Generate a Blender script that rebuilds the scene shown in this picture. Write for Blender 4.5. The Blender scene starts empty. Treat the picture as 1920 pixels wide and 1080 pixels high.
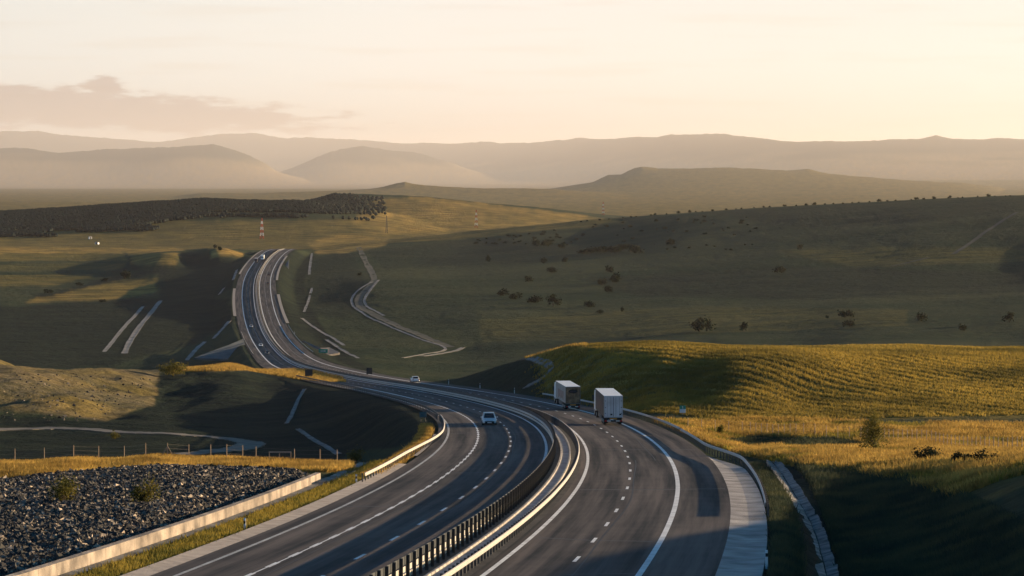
import bpy, math, random
import numpy as np
from mathutils import Matrix, Vector
random.seed(7); rng = np.random.default_rng(11)
C = bpy.context.scene.collection
F = 5000.0; HY = 340.0            # focal length and horizon row, in pixels of a 1920 x 1080 frame
SKY_LOW = (1.47, 1.89, 3.95, 1); SKY_MID = (1.22, 1.20, 1.74, 1); SKY_HIGH = (.05, .34, .62, 1)
SUN_EL, SUN_AZ = math.radians(8.5), math.radians(72.0)   # azimuth clockwise from +Y (view direction)

# ------------------------------------------------------------------ helpers
def link(o, parent=None):
    C.objects.link(o)
    if parent is not None: o.parent = parent
    return o
def tag(o, label=None, cat=None, group=None, kind=None):
    if label: o['label'] = label
    if cat: o['category'] = cat
    if group: o['group'] = group
    if kind: o['kind'] = kind
    return o
def empty(name, loc=(0, 0, 0), rz=0.0):
    o = bpy.data.objects.new(name, None); o.location = loc; o.rotation_euler = (0, 0, rz); o.empty_display_size = .3
    return link(o)
def npmesh(name, verts, faces, mat, parent=None, smooth=False, mats=None, midx=None):
    """verts n x 3, faces m x k (same k)"""
    verts = np.asarray(verts, np.float32); faces = np.asarray(faces, np.int32)
    me = bpy.data.meshes.new(name); n, k = faces.shape
    me.vertices.add(len(verts)); me.vertices.foreach_set('co', verts.ravel())
    me.loops.add(n * k); me.loops.foreach_set('vertex_index', faces.ravel())
    me.polygons.add(n); me.polygons.foreach_set('loop_start', np.arange(0, n * k, k, dtype=np.int32))
    me.polygons.foreach_set('loop_total', np.full(n, k, np.int32))
    me.polygons.foreach_set('use_smooth', np.full(n, smooth, bool))
    for m in (mats or [mat]): me.materials.append(m)
    if midx is not None: me.polygons.foreach_set('material_index', np.asarray(midx, np.int32))
    me.update(calc_edges=True)
    return link(bpy.data.objects.new(name, me), parent)
class MB:
    """collects shapes, built into ONE mesh object"""
    def __init__(s): s.v = []; s.f = []; s.mi = []; s.cur = 0
    def add(s, vs, fs):
        b = len(s.v); s.v += [tuple(p) for p in vs]; s.f += [tuple(i + b for i in f) for f in fs]; s.mi += [s.cur] * len(fs); return s
    def hexa(s, p):   # p[0..3] bottom ccw, p[4..7] top
        return s.add(p, [(3, 2, 1, 0), (4, 5, 6, 7), (0, 1, 5, 4), (1, 2, 6, 5), (2, 3, 7, 6), (3, 0, 4, 7)])
    def box(s, x0, x1, y0, y1, z0, z1):
        return s.hexa([(x0, y0, z0), (x1, y0, z0), (x1, y1, z0), (x0, y1, z0), (x0, y0, z1), (x1, y0, z1), (x1, y1, z1), (x0, y1, z1)])
    def tube(s, a, b, r0, r1=None, n=6, cap=True):
        a = Vector(a); b = Vector(b); r1 = r0 if r1 is None else r1
        d = (b - a).normalized(); u = d.orthogonal().normalized(); w = d.cross(u)
        vs = [a + (u * math.cos(t) + w * math.sin(t)) * r0 for t in [2 * math.pi * i / n for i in range(n)]] + \
             [b + (u * math.cos(t) + w * math.sin(t)) * r1 for t in [2 * math.pi * i / n for i in range(n)]]
        fs = [(i, (i + 1) % n, n + (i + 1) % n, n + i) for i in range(n)]
        if cap: fs += [tuple(range(n))[::-1], tuple(range(n, 2 * n))]
        return s.add(vs, fs)
    def loft(s, secs, closed=True, caps=True):
        n = len(secs[0]); vs = [p for q in secs for p in q]; fs = []
        for k in range(len(secs) - 1):
            for i in range(n if closed else n - 1):
                j = (i + 1) % n
                fs.append((k * n + i, k * n + j, (k + 1) * n + j, (k + 1) * n + i))
        if caps: fs += [tuple(range(n))[::-1], tuple((len(secs) - 1) * n + i for i in range(n))]
        return s.add(vs, fs)
    def build(s, name, mat, parent=None, smooth=False, bevel=0.0):
        me = bpy.data.meshes.new(name); me.from_pydata(s.v, [], s.f)
        ms = mat if isinstance(mat, (list, tuple)) else [mat]
        for m in ms: me.materials.append(m)
        me.polygons.foreach_set('material_index', s.mi)
        if smooth: me.polygons.foreach_set('use_smooth', [True] * len(s.f))
        me.update(); o = link(bpy.data.objects.new(name, me), parent)
        if bevel:
            b = o.modifiers.new('bevel', 'BEVEL'); b.width = bevel; b.segments = 2; b.limit_method = 'ANGLE'
        return o
def copy_tree(o, parent=None):
    c = o.copy(); C.objects.link(c)
    if parent is not None: c.parent = parent
    for ch in list(o.children): copy_tree(ch, c)
    return c
# ------------------------------------------------------------------ materials
def nodes(m):
    m.use_nodes = True; t = m.node_tree; return t, t.nodes, t.links
def mat(name, col, rough=.8, metal=0.0, var=.25, scale=4.0, col2=None, bump=0.0, bscale=None, spec=.3, emit=None, estr=0):
    m = bpy.data.materials.new(name); t, N, L = nodes(m); b = N['Principled BSDF']
    b.inputs['Roughness'].default_value = rough; b.inputs['Metallic'].default_value = metal
    b.inputs['Specular IOR Level'].default_value = spec
    tc = N.new('ShaderNodeTexCoord'); no = N.new('ShaderNodeTexNoise'); no.inputs['Scale'].default_value = scale
    no.inputs['Detail'].default_value = 6; L.new(tc.outputs['Object'], no.inputs['Vector'])
    r = N.new('ShaderNodeValToRGB'); r.color_ramp.elements[0].position = .32; r.color_ramp.elements[1].position = .7
    c2 = col2 if col2 else tuple(min(1, c * (1 + var)) for c in col); c1 = tuple(c * (1 - var) for c in col) if not col2 else col
    r.color_ramp.elements[0].color = (*c1, 1); r.color_ramp.elements[1].color = (*c2, 1)
    L.new(no.outputs['Fac'], r.inputs['Fac']); L.new(r.outputs['Color'], b.inputs['Base Color'])
    if bump:
        n2 = N.new('ShaderNodeTexNoise'); n2.inputs['Scale'].default_value = bscale or scale * 5; n2.inputs['Detail'].default_value = 5
        L.new(tc.outputs['Object'], n2.inputs['Vector']); bp = N.new('ShaderNodeBump'); bp.inputs['Strength'].default_value = bump; bp.inputs['Distance'].default_value = .1
        L.new(n2.outputs['Fac'], bp.inputs['Height']); L.new(bp.outputs['Normal'], b.inputs['Normal'])
    if emit:
        b.inputs['Emission Color'].default_value = (*emit, 1); b.inputs['Emission Strength'].default_value = estr
    return m
def leafmat(name, c1, c2, scale=.6, trans=.35):
    m = bpy.data.materials.new(name); t, N, L = nodes(m); b = N['Principled BSDF']; out = N['Material Output']
    b.inputs['Roughness'].default_value = .75; b.inputs['Specular IOR Level'].default_value = .1
    tc = N.new('ShaderNodeTexCoord'); no = N.new('ShaderNodeTexNoise'); no.inputs['Scale'].default_value = scale; no.inputs['Detail'].default_value = 5
    L.new(tc.outputs['Object'], no.inputs['Vector'])
    r = N.new('ShaderNodeValToRGB'); r.color_ramp.elements[0].position = .35; r.color_ramp.elements[1].position = .65
    r.color_ramp.elements[0].color = (*c1, 1); r.color_ramp.elements[1].color = (*c2, 1)
    L.new(no.outputs['Fac'], r.inputs['Fac']); L.new(r.outputs['Color'], b.inputs['Base Color'])
    tr = N.new('ShaderNodeBsdfTranslucent'); L.new(r.outputs['Color'], tr.inputs['Color'])
    mx = N.new('ShaderNodeMixShader'); mx.inputs['Fac'].default_value = trans
    L.new(b.outputs[0], mx.inputs[1]); L.new(tr.outputs[0], mx.inputs[2]); L.new(mx.outputs[0], out.inputs['Surface'])
    return m
M = {}
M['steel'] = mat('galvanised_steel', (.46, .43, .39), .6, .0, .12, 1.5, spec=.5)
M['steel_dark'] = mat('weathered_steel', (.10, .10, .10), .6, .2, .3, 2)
M['plate'] = mat('dark_antiglare_plate', (.035, .038, .04), .6, 0, .3, 3)
M['concrete'] = mat('concrete', (.40, .37, .34), .9, 0, .3, .8, bump=.4, bscale=6)
M['concrete_pale'] = mat('pale_concrete', (.34, .29, .245), .9, 0, .2, 1.2, bump=.3, bscale=6)
M['concrete_dark'] = mat('dirty_concrete', (.16, .155, .145), .9, 0, .45, .5, bump=.5, bscale=3)
M['paint'] = mat('road_paint', (.58, .57, .56), .7, 0, .1, .9, col2=(.86, .86, .85))
M['gravel'] = mat('pale_gravel', (.16, .14, .115), .95, 0, .35, .4, bump=.6, bscale=4)
M['wood'] = mat('fence_wood', (.30, .22, .15), .85, 0, .3, 3)
M['wire'] = mat('fence_wire', (.22, .20, .18), .5, .3, .2, 3)
M['white'] = mat('white_paint', (.80, .80, .79), .4, 0, .06, 1.5, spec=.5)
M['trailer'] = mat('trailer_white', (.46, .47, .47), .5, 0, .1, .45, col2=(.70, .72, .73))
M['dark'] = mat('dark_plastic', (.02, .021, .022), .6, 0, .3, 5)
M['rubber'] = mat('tyre_rubber', (.018, .018, .018), .85, 0, .3, 8)
M['glass'] = mat('dark_glass', (.015, .02, .022), .08, 0, .2, 2, spec=.6)
M['silver'] = mat('silver_car_paint', (.62, .62, .62), .3, .3, .05, 2, spec=.6)
M['black_paint'] = mat('black_car_paint', (.02, .021, .025), .25, 0, .2, 2, spec=.6)
M['blue_dark'] = mat('dark_blue_paint', (.03, .035, .06), .4, 0, .2, 2)
M['red'] = mat('red_lamp', (.45, .02, .015), .3, 0, .2, 5)
M['redpaint'] = mat('red_paint', (.55, .09, .05), .6, 0, .2, .2)
M['reflector'] = mat('red_white_reflector', (.55, .06, .05), .4, 0, .3, 6)
M['orange'] = mat('amber_plate', (.55, .25, .04), .5, 0, .2, 6)
M['lamp'] = mat('headlight', (.85, .85, .82), .2, 0, .05, 5, spec=.7)
M['platewhite'] = mat('number_plate', (.75, .75, .72), .5, 0, .05, 5)
M['green'] = mat('green_sign', (.02, .28, .19), .5, 0, .1, 4)
M['teal'] = mat('teal_sign_back', (.03, .10, .12), .6, 0, .2, 3)
M['sign_back'] = mat('grey_sign_back', (.028, .034, .038), .6, 0, .2, 2)
M['bark'] = mat('bark', (.06, .045, .03), .9, 0, .3, 3)
M['bush'] = leafmat('dark_bush_leaves', (.007, .012, .008), (.026, .034, .016), 1.2)
M['tree'] = leafmat('sunlit_shrub_leaves', (.05, .055, .014), (.20, .16, .03), .9, .4)
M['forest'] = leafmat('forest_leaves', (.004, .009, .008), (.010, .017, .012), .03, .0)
M['drygrass'] = leafmat('dry_golden_grass', (.20, .122, .032), (.56, .36, .088), .3, .45)
M['greengrass'] = leafmat('yellow_green_grass', (.10, .10, .022), (.34, .25, .045), .4, .45)
M['crop'] = leafmat('crop_stubble', (.12, .095, .024), (.36, .25, .05), .05, .45)
# asphalt: fine grain, long soft streaks along the lanes from the oil and tyres (object x = across, y = along)
def asphalt(name, base, hi):
    m = bpy.data.materials.new(name); t, N, L = nodes(m); b = N['Principled BSDF']
    b.inputs['Roughness'].default_value = .8; b.inputs['Specular IOR Level'].default_value = .08
    uv = N.new('ShaderNodeUVMap'); uv.uv_map = 'lane'
    mp = N.new('ShaderNodeMapping'); mp.inputs['Scale'].default_value = (.55, .012, 1); L.new(uv.outputs[0], mp.inputs['Vector'])
    n1 = N.new('ShaderNodeTexNoise'); n1.inputs['Scale'].default_value = 1.6; n1.inputs['Detail'].default_value = 6; n1.inputs['Roughness'].default_value = .62
    L.new(mp.outputs[0], n1.inputs['Vector'])
    n2 = N.new('ShaderNodeTexNoise'); n2.inputs['Scale'].default_value = .35; n2.inputs['Detail'].default_value = 8; L.new(uv.outputs[0], n2.inputs['Vector'])
    ad = N.new('ShaderNodeMath'); ad.operation = 'MULTIPLY_ADD'; ad.inputs[1].default_value = .88; L.new(n1.outputs['Fac'], ad.inputs[0])
    m2 = N.new('ShaderNodeMath'); m2.operation = 'MULTIPLY'; m2.inputs[1].default_value = .12; L.new(n2.outputs['Fac'], m2.inputs[0]); L.new(m2.outputs[0], ad.inputs[2])
    r = N.new('ShaderNodeValToRGB'); r.color_ramp.elements[0].position = .37; r.color_ramp.elements[1].position = .63
    r.color_ramp.elements[0].color = (*base, 1); r.color_ramp.elements[1].color = (*hi, 1)
    L.new(ad.outputs[0], r.inputs['Fac']); L.new(r.outputs['Color'], b.inputs['Base Color'])
    n3 = N.new('ShaderNodeTexNoise'); n3.inputs['Scale'].default_value = 9; n3.inputs['Detail'].default_value = 4; L.new(uv.outputs[0], n3.inputs['Vector'])
    bp = N.new('ShaderNodeBump'); bp.inputs['Strength'].default_value = .35; bp.inputs['Distance'].default_value = .03
    L.new(n3.outputs['Fac'], bp.inputs['Height']); L.new(bp.outputs['Normal'], b.inputs['Normal'])
    rr = N.new('ShaderNodeMapRange'); rr.inputs['To Min'].default_value = .75; rr.inputs['To Max'].default_value = .95
    L.new(n1.outputs['Fac'], rr.inputs['Value']); L.new(rr.outputs[0], b.inputs['Roughness'])
    return m
M['asphalt'] = asphalt('asphalt', (.026, .027, .029), (.140, .117, .106))
# ------------------------------------------------------------------ road geometry
KN = np.exp(np.linspace(math.log(100), math.log(2300), 60))
CX = np.array([-7.13, -6.37, -5.6, -4.82, -4.03, -3.23, -2.43, -1.62, -0.8, 0.0, 0.79, 1.56, 2.29, 2.99, 3.62, 4.19, 4.68, 5.07, 5.35, 5.5, 5.5, 5.32, 4.93, 4.28, 3.32, 1.99, 0.24, -1.94, -4.56, -7.59, -11.04, -14.89, -19.12, -23.75, -28.75, -34.07, -39.68, -45.49, -51.39, -57.26, -63.01, -68.62, -74.15, -79.72, -85.52, -91.7, -98.42, -105.76, -113.74, -122.31, -131.35, -140.7, -150.18, -159.64, -168.94, -177.96, -186.54, -194.51, -201.73, -208.07])
GZ = np.array([-17.56, -17.85, -18.16, -18.47, -18.81, -19.16, -19.54, -19.94, -20.36, -20.81, -21.28, -21.78, -22.3, -22.86, -23.46, -24.09, -24.76, -25.49, -26.26, -27.08, -27.92, -28.81, -29.74, -30.74, -31.8, -32.93, -34.12, -35.37, -36.68, -38.07, -39.54, -41.09, -42.73, -44.48, -46.34, -48.26, -50.22, -52.23, -54.34, -56.54, -58.9, -61.43, -64.13, -66.95, -69.79, -72.58, -75.21, -77.43, -79.19, -80.39, -80.73, -79.99, -78.3, -75.93, -73.37, -71.26, -69.79, -68.33, -66.49, -64.55])
KN = np.concatenate([[60, 80], KN, [2450, 2600, 2900]])
CX = np.concatenate([[-13.1, -10.1], CX, [-214.5, -220, -230]])
GZ = np.concatenate([[-15.4, -16.5], GZ, [-63.6, -65.5, -73]])
def cubic(xk, yk):
    h = np.diff(xk); d = np.diff(yk) / h; m = np.empty_like(yk)
    m[1:-1] = (d[:-1] * h[1:] + d[1:] * h[:-1]) / (h[1:] + h[:-1]); m[0] = d[0]; m[-1] = d[-1]
    def f(x):
        x = np.asarray(x, float); i = np.clip(np.searchsorted(xk, x) - 1, 0, len(xk) - 2); t = (x - xk[i]) / h[i]; t = np.clip(t, 0, 1)
        return (2*t**3-3*t**2+1)*yk[i] + (t**3-2*t**2+t)*h[i]*m[i] + (-2*t**3+3*t**2)*yk[i+1] + (t**3-t**2)*h[i]*m[i+1]
    return f
cfun = cubic(np.log(KN), CX); gfun = cubic(np.log(KN), GZ)
def c_(Y): return cfun(np.log(np.maximum(Y, 60)))
def g_(Y): return gfun(np.log(np.maximum(Y, 60)))
def al_(Y):
    Y = np.asarray(Y, float); e = Y * .01; return np.arctan((c_(Y + e) - c_(Y - e)) / (2 * e))
def RP(Y, o, dz=0.0):
    """point on the road: station Y, offset o to the right of the median centre, dz above"""
    a = al_(Y); return np.stack(np.broadcast_arrays(c_(Y) + o * np.cos(a), Y - o * np.sin(a), g_(Y) + dz), -1)
def road_coords(X, Y):
    s = Y
    for _ in range(3):
        a = al_(s); o = (X - c_(s)) * np.cos(a) - (Y - s) * np.sin(a)*1.0; s = Y + o * np.sin(a)
    return s, o
def unp(px, py, Y): return ((px - 960) / F * Y, Y, (HY - py) / F * Y)
# arc length stations
_ys = np.exp(np.linspace(math.log(70), math.log(2500), 6000)); _al = np.concatenate([[0], np.cumsum(np.hypot(np.diff(c_(_ys)), np.diff(_ys)))])
def Y_at(s): return np.interp(s, _al, _ys)
def S_at(Y): return np.interp(Y, _ys, _al)
# ------------------------------------------------------------------ terrain
def sstep(x, a, b):
    t = np.clip((x - a) / (b - a), 0, 1); return t * t * (3 - 2 * t)
def vnoise(x, y, seed):
    xi = np.floor(x).astype(np.int64); yi = np.floor(y).astype(np.int64); xf = x - xi; yf = y - yi
    u = xf * xf * xf * (xf * (xf * 6 - 15) + 10); v = yf * yf * yf * (yf * (yf * 6 - 15) + 10)
    def h(i, j):
        n = (i * 374761393 + j * 668265263 + seed * 974634777) & 0xffffffff
        n = ((n ^ (n >> 13)) * 1274126177) & 0xffffffff
        return ((n ^ (n >> 16)) & 0xffff) / 65535.0
    return (h(xi, yi) * (1-u) + h(xi+1, yi) * u) * (1-v) + (h(xi, yi+1) * (1-u) + h(xi+1, yi+1) * u) * v
def fbm(x, y, seed, octv=4):
    s = 0; a = 1; tot = 0
    for k in range(octv):
        s = s + a * (vnoise(x * 2**k + 17.3 * k, y * 2**k - 9.1 * k, seed + k) - .5); tot += a; a *= .5
    return s / tot * 2
VIS = [  # points of the ground: pixel column, pixel row, distance
 (0,1080,132),(-300,1010,150),(250,1040,140),(0,985,165),(0,905,215),(200,883,226),(400,880,226),(540,886,220),
 (0,870,238),(150,865,241),(300,861,244),(420,863,241),(520,868,235),(620,872,232),(-200,876,236),
 (0,815,420),(200,808,430),(300,830,402),(480,832,410),(440,845,388),(640,830,402),(700,775,470),(560,745,560),(620,790,455),
 (640,716,690),(540,698,790),(500,690,800),(460,682,790),(420,683,760),(350,689,720),(300,692,690),(240,694,660),(150,694,640),(60,688,620),(0,675,610),(-100,660,600),
 (0,740,500),(150,740,515),(235,755,505),(200,785,465),(330,742,590),(420,722,590),(420,770,510),(500,730,620),(320,780,480),(100,780,460),(290,720,640),
 (0,660,1328),(250,660,1330),(0,600,1640),(100,590,1700),(300,600,1600),(0,550,1950),(150,550,1950),(300,550,1950),(400,550,1850),
 (0,500,2400),(200,500,2400),(350,500,2330),(335,478,2330),(400,467,2370),(440,471,2400),(480,482,2420),(385,512,2120),(425,535,1960),(430,468,2650),(0,470,2800),(230,470,2800),(330,470,2750),(-300,560,1900),(-300,470,2800),
 (560,600,1560),(600,560,1800),(600,640,1400),(700,660,1300),(870,655,1330),(660,560,1750),(700,530,1900),(690,480,2400),
 (900,600,1500),(1100,600,1480),(1300,600,1420),(1600,600,1350),(1900,600,1300),(1100,652,1270),(1500,640,1230),(1900,637,1180),
 (800,500,2200),(1000,500,2080),(1300,500,1950),(1600,500,1850),(1900,500,1780),(900,452,2650),(1100,440,2600),(1400,425,2350),(1700,408,2250),(1900,398,2200),
 (560,478,2500),(620,470,2600),(700,458,2700),(800,446,2800),(900,434,2850),(1000,424,2850),(1100,414,2850),(1200,405.5,2850),(1300,398,2850),(1400,391,2800),(1500,386,2750),(1600,381,2700),(1700,376,2650),(1800,371,2600),(1920,367,2550),
 (720,692,612),(780,683,580),(850,671,545),(960,661,500),(1060,662,476),(1100,668,470),(1150,666,464),(1200,664,458),(1300,661,452),(1400,659,452),(1500,658,456),(1700,657,466),(1920,657,476),(2200,660,485),(1100,686,455),(1200,674,453),(1100,714,440),(1250,678,440),(1350,666,441),
 (1100,746,425),(1200,721,425),(1300,696,425),(1400,672,425),(1500,672,427),(1700,688,430),(1900,688,430),(1300,756,385),(1500,745,385),(1700,740,385),(1900,735,385),(1200,766,375),
 (1300,790,345),(1500,795,335),(1700,800,325),(1920,805,320),(1500,812,314),(1900,842,278),(1650,820,305),(1450,836,301),(1560,838,291),
 (1480,850,247),(1640,870,221),(1800,893,191),(1920,930,158),
 (1520,1000,173),(1560,1080,147),(1720,1000,163),(1860,1060,137),(1480,925,196),(1600,930,196)]
HID = [  # hidden or off-frame ground: pixel column, distance, height
 (0,275,-30.5),(300,285,-32.5),(500,275,-31),(640,270,-29.5),(-300,300,-32),
 (200,900,-78),(400,950,-80),(0,900,-76),(-200,900,-74),(0,1150,-85),(250,1150,-86),(420,1250,-86),(360,1050,-84),(560,1000,-72),
 (800,700,-55),(1060,600,-42),(1300,600,-42),(1700,640,-44),(1920,660,-46),(1100,900,-65),(1500,900,-63),(1900,900,-60),(2300,700,-45),
 (0,100,-18.3),(960,100,-17.6),(1900,100,-18),(2400,150,-13.6),(2900,165,-11.5),(2500,115,-12.5),(2400,220,-22),(2400,330,-30),(2400,430,-31.5),  # includes an unseen mound at the right, added to shade the road
 (2300,2500,2),(2900,2450,30),(4210,2300,70),(4210,1750,20),(3000,1700,-28),(2400,1500,-50),(3000,1250,-40),(3000,700,-42),(3500,400,-30),(3500,200,-22),(4210,1250,0),(4210,3150,70),(3500,2800,50),(4210,3750,40),
 (-1000,200,-25),(-1000,400,-38),(-1000,800,-60),(-1000,1500,-84),(-1000,2500,-76),
 (-500,3300,-76),(0,3300,-76),(400,3300,-76),(700,3300,-77),(1000,3500,-78),(1300,3600,-78),(1600,3700,-78),(1920,3700,-74),(2300,3700,-60)]
P3 = np.array([unp(*p) for p in VIS] + [((q[0]-960)/F*q[1], q[1], q[2]) for q in HID])
KU, KV = 13.0, 2.2
def uv_of(X, Y): return X / Y * KU, np.log(Y) * KV
pu, pv = uv_of(P3[:, 0], P3[:, 1]); yn = P3[:, 1]
def phi(r2): return .5 * r2 * np.log(r2 + 1e-9)
nP = len(P3); K = phi((pu[:, None]-pu)**2 + (pv[:, None]-pv)**2) + np.eye(nP) * 2e-3
Q = np.c_[np.ones(nP), pu, pv]
S = np.block([[K, Q], [Q.T, np.zeros((3, 3))]])
# interpolate the apparent depression Z/Y (better conditioned over the whole range of distances)
coef = np.linalg.solve(S, np.concatenate([P3[:, 2] / P3[:, 1] * 100, [0, 0, 0]]))
def rbf(X, Y):
    u, v = uv_of(X, Y); sh = u.shape; u = u.ravel(); v = v.ravel(); out = np.empty(len(u))
    for k in range(0, len(u), 40000):
        a = u[k:k+40000, None]; b = v[k:k+40000, None]
        out[k:k+40000] = phi((a-pu)**2 + (b-pv)**2) @ coef[:nP] + coef[nP] + coef[nP+1]*a[:, 0] + coef[nP+2]*b[:, 0]
    return (out / 100).reshape(sh) * Y
RIDGES = [  # crest polyline in pixels, distance, depth of the front slope, of the back slope
 ([(-200,408),(0,402),(100,396),(200,389),(300,382),(390,377),(450,381),(550,381),(620,384),(700,392),(800,415),(900,440)],4000,560,500),
 ([(480,398),(560,383),(600,374),(635,364),(680,364),(760,367),(800,369),(880,377),(960,385),(1040,392),(1120,402),(1200,410),(1400,420)],4600,800,600),
 ([(-200,384),(0,381),(70,379),(160,380),(240,382),(320,386),(500,392)],6500,900,900),
 ([(150,392),(230,383),(290,376),(340,366),(390,362),(430,362),(480,364),(520,361),(600,359),(680,356),(720,350),(745,343),(760,341),(780,345),(830,350),(900,353),(960,353),(1040,355),(1100,360),(1300,370)],8500,1300,900),
 ([(900,372),(1000,362),(1040,355),(1080,347),(1110,343),(1125,335),(1140,328),(1165,327),(1190,315),(1205,312),(1235,315),(1290,316),(1355,314),(1420,317),(1475,320),(1515,317),(1550,325),(1600,330),(1700,338),(1800,343),(1870,350),(1930,366),(2100,380)],11000,2900,1500),
 ([(1620,345),(1680,335),(1720,321),(1770,314),(1830,320),(1880,318),(1950,315),(2200,316)],17000,2500,1500),
 ([(-200,272),(0,278),(30,276),(60,279),(110,290),(150,284),(200,280),(280,277),(340,275),(400,272),(430,278),(470,292),(500,308),(530,330),(580,352)],19000,3200,2000),
 ([(480,345),(540,318),(580,300),(610,288),(640,279),(680,274),(700,278),(740,283),(790,287),(820,298),(860,310),(920,335)],20500,3200,2000),
 ([(-300,252),(-100,250),(0,247),(60,246),(120,254),(180,258),(240,262),(275,268),(300,269),(340,262),(380,255),(430,250),(480,251),(510,255),(540,260),(590,258),(640,262),(700,265),(750,270),(800,270),(860,270),(910,266),(940,270),(1000,268),(1050,263),(1055,265),(1080,260),(1140,262),(1180,258),(1230,259),(1260,253),(1300,253),(1350,252),(1375,255),(1430,260),(1460,266),(1490,270),(1560,266),(1600,269),(1640,265),(1720,262),(1755,256),(1790,264),(1830,263),(1870,260),(1920,263),(2200,262)],27000,5200,2500)]
RIDGES = [(pl, D * max(1, D / 4600) ** .7, wf * max(1, D / 4600) ** .7, wb * max(1, D / 4600) ** .7) for pl, D, wf, wb in RIDGES]
def far(X, Y):
    a = X / Y; px = a * F + 960; base = -77 + 0 * Y
    z = base.copy()
    for k, (pl, D, wf, wb) in enumerate(RIDGES):
        pl = np.array(pl, float); jit = fbm(px / 40, px * 0 + k, 50 + k, 3) * (1.0 if k < 6 else 1.8) + fbm(px / 9, px * 0 + k, 30 + k, 3) * (.5 if k < 6 else 1.1)
        yc = np.interp(px, pl[:, 0], pl[:, 1]) + jit
        Dv = D * (1 + .05 * fbm(px / 420, px * 0 + 3.3 * k, 80 + k, 2)) * ((1 - .40 * sstep(px, 500, 1600)) if k == 8 else 1); gx = np.arange(-700., 2700., 10.); gy = np.interp(gx, pl[:, 0], pl[:, 1]); kk = np.exp(-.5 * (np.arange(-24, 25) / 9.) ** 2); gy = np.convolve(np.pad(gy, 24, 'edge'), kk / kk.sum(), 'valid'); yb_ = np.interp(px, gx, gy)
        edge = sstep(px, pl[0, 0] - 150, pl[0, 0] + 1) * (1 - sstep(px, pl[-1, 0], pl[-1, 0] + 150)) if k in (0, 1, 2, 3, 4, 6, 7) else 1
        t = (Y - Dv); w = np.where(t < 0, wf, wb); sh = np.exp(-(t / w) ** 2); Zc = (HY - yb_ - (yc - yb_) * sh ** 12) / F * Dv
        rough = fbm(X / (D * .05), Y / (D * .05), 90 + k, 4) * np.maximum(Zc - base, 0) * .05 * (1 - np.exp(-(t / w) ** 2 * 3))
        z = np.maximum(z, base + np.maximum(Zc - base, 0) * edge * sh + rough * sh)
    return z
ROW = math.radians(21)
def terrain(X, Y):
    X = np.asarray(X, float); Y = np.asarray(Y, float); z = np.zeros_like(X)
    n = Y < 3600; f = Y > 2950
    if n.any(): z[n] = rbf(X[n], Y[n])
    if f.any():
        zf = far(X[f], Y[f]); w = sstep(Y[f], 2950, 3550); z[f] = np.where(Y[f] < 3600, z[f] * (1 - w) + zf * w, zf)
    # small relief
    near = 1 - sstep(Y, 2500, 4000)
    z += fbm(X / 9, Y / 14, 3, 4) * .28 * near + fbm(X / 45, Y / 60, 5, 3) * .8 * sstep(Y, 330, 800) * near
    # furrows of the drilled field
    q_ = X * math.cos(ROW) + Y * math.sin(ROW); pxx = X / Y * F + 960
    fm = sstep(Y, 372, 395) * (1 - sstep(Y, 520, 560)) * sstep(X, 6, 22)
    z += fm * (.09 + .10 * fbm(X / 22, Y / 22, 8, 2)) * np.sin(q_ * 2 * math.pi / 3.1 + 2.2 * fbm(X / 25, Y / 60, 9, 2))
    lb = sstep(-X, 55, 75) * sstep(Y, 430, 480) * (1 - sstep(Y, 660, 740)); z += lb * (fbm(X / 14, Y / 40, 21, 4) * 1.9)
    # the cutting and the embankments of the motorway
    m = Y < 2900
    if m.any():
        s, o = road_coords(X[m], Y[m])
        eL = 15.6 + 3.8 * (1 - sstep(s, 203, 222)); eR = 13.6 + 2.4 * (1 - sstep(s, 238, 258))
        w = np.clip(3 + (s - 150) / 35, 3, 14); d = np.where(o < 0, -o - eL, o - eR)
        t = sstep(d, 0, w); fade = 1 - sstep(s, 2450, 2800)
        zr = g_(s) - .16
        z[m] = z[m] * (1 - (1 - t) * fade) + zr * (1 - t) * fade
    return z
NC, NR = 1150, 1000
aa = np.concatenate([np.linspace(-.7, -.215, 70)[:-1], np.linspace(-.215, .215, NC), np.linspace(.215, .8, 90)[1:]])
lv = np.concatenate([np.linspace(math.log(75), math.log(3600), 740), np.linspace(math.log(3600), math.log(135000), 370)[1:]])
A2, L2 = np.meshgrid(aa, lv); YY = np.exp(L2); XX = A2 * YY
ZZ = terrain(XX.ravel(), YY.ravel()).reshape(XX.shape)
# every grid vertex' depression, used to find where a line of sight meets the ground
def gz(X, Y):
    X = np.atleast_1d(np.asarray(X, float)); Y = np.atleast_1d(np.asarray(Y, float))
    j = np.clip(np.searchsorted(aa, X / Y) - 1, 0, len(aa) - 2); i = np.clip(np.searchsorted(lv, np.log(Y)) - 1, 0, len(lv) - 2)
    s = np.clip((X / Y - aa[j]) / (aa[j+1] - aa[j]), 0, 1); t = np.clip((np.log(Y) - lv[i]) / (lv[i+1] - lv[i]), 0, 1)
    return (ZZ[i, j]*(1-s)+ZZ[i, j+1]*s)*(1-t) + (ZZ[i+1, j]*(1-s)+ZZ[i+1, j+1]*s)*t
def hit(px, py, ymin=90, ymax=120000):
    Ys = np.exp(np.linspace(math.log(ymin), math.log(ymax), 4000)); a = (px - 960) / F
    z = gz(a * Ys, Ys); k = np.nonzero(z >= (HY - py) / F * Ys)[0]
    Yh = Ys[k[0]] if len(k) else ymax
    return np.array([a * Yh, Yh, float(gz(a * Yh, Yh)[0])])
def inpoly(px, py, poly):
    poly = np.array(poly, float); r = np.zeros(px.shape, bool); j = len(poly) - 1
    for i in range(len(poly)):
        xi, yi = poly[i]; xj, yj = poly[j]
        c = ((yi > py) != (yj > py)) & (px < (xj - xi) * (py - yi) / (yj - yi + 1e-12) + xi); r ^= c; j = i
    return r
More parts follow.
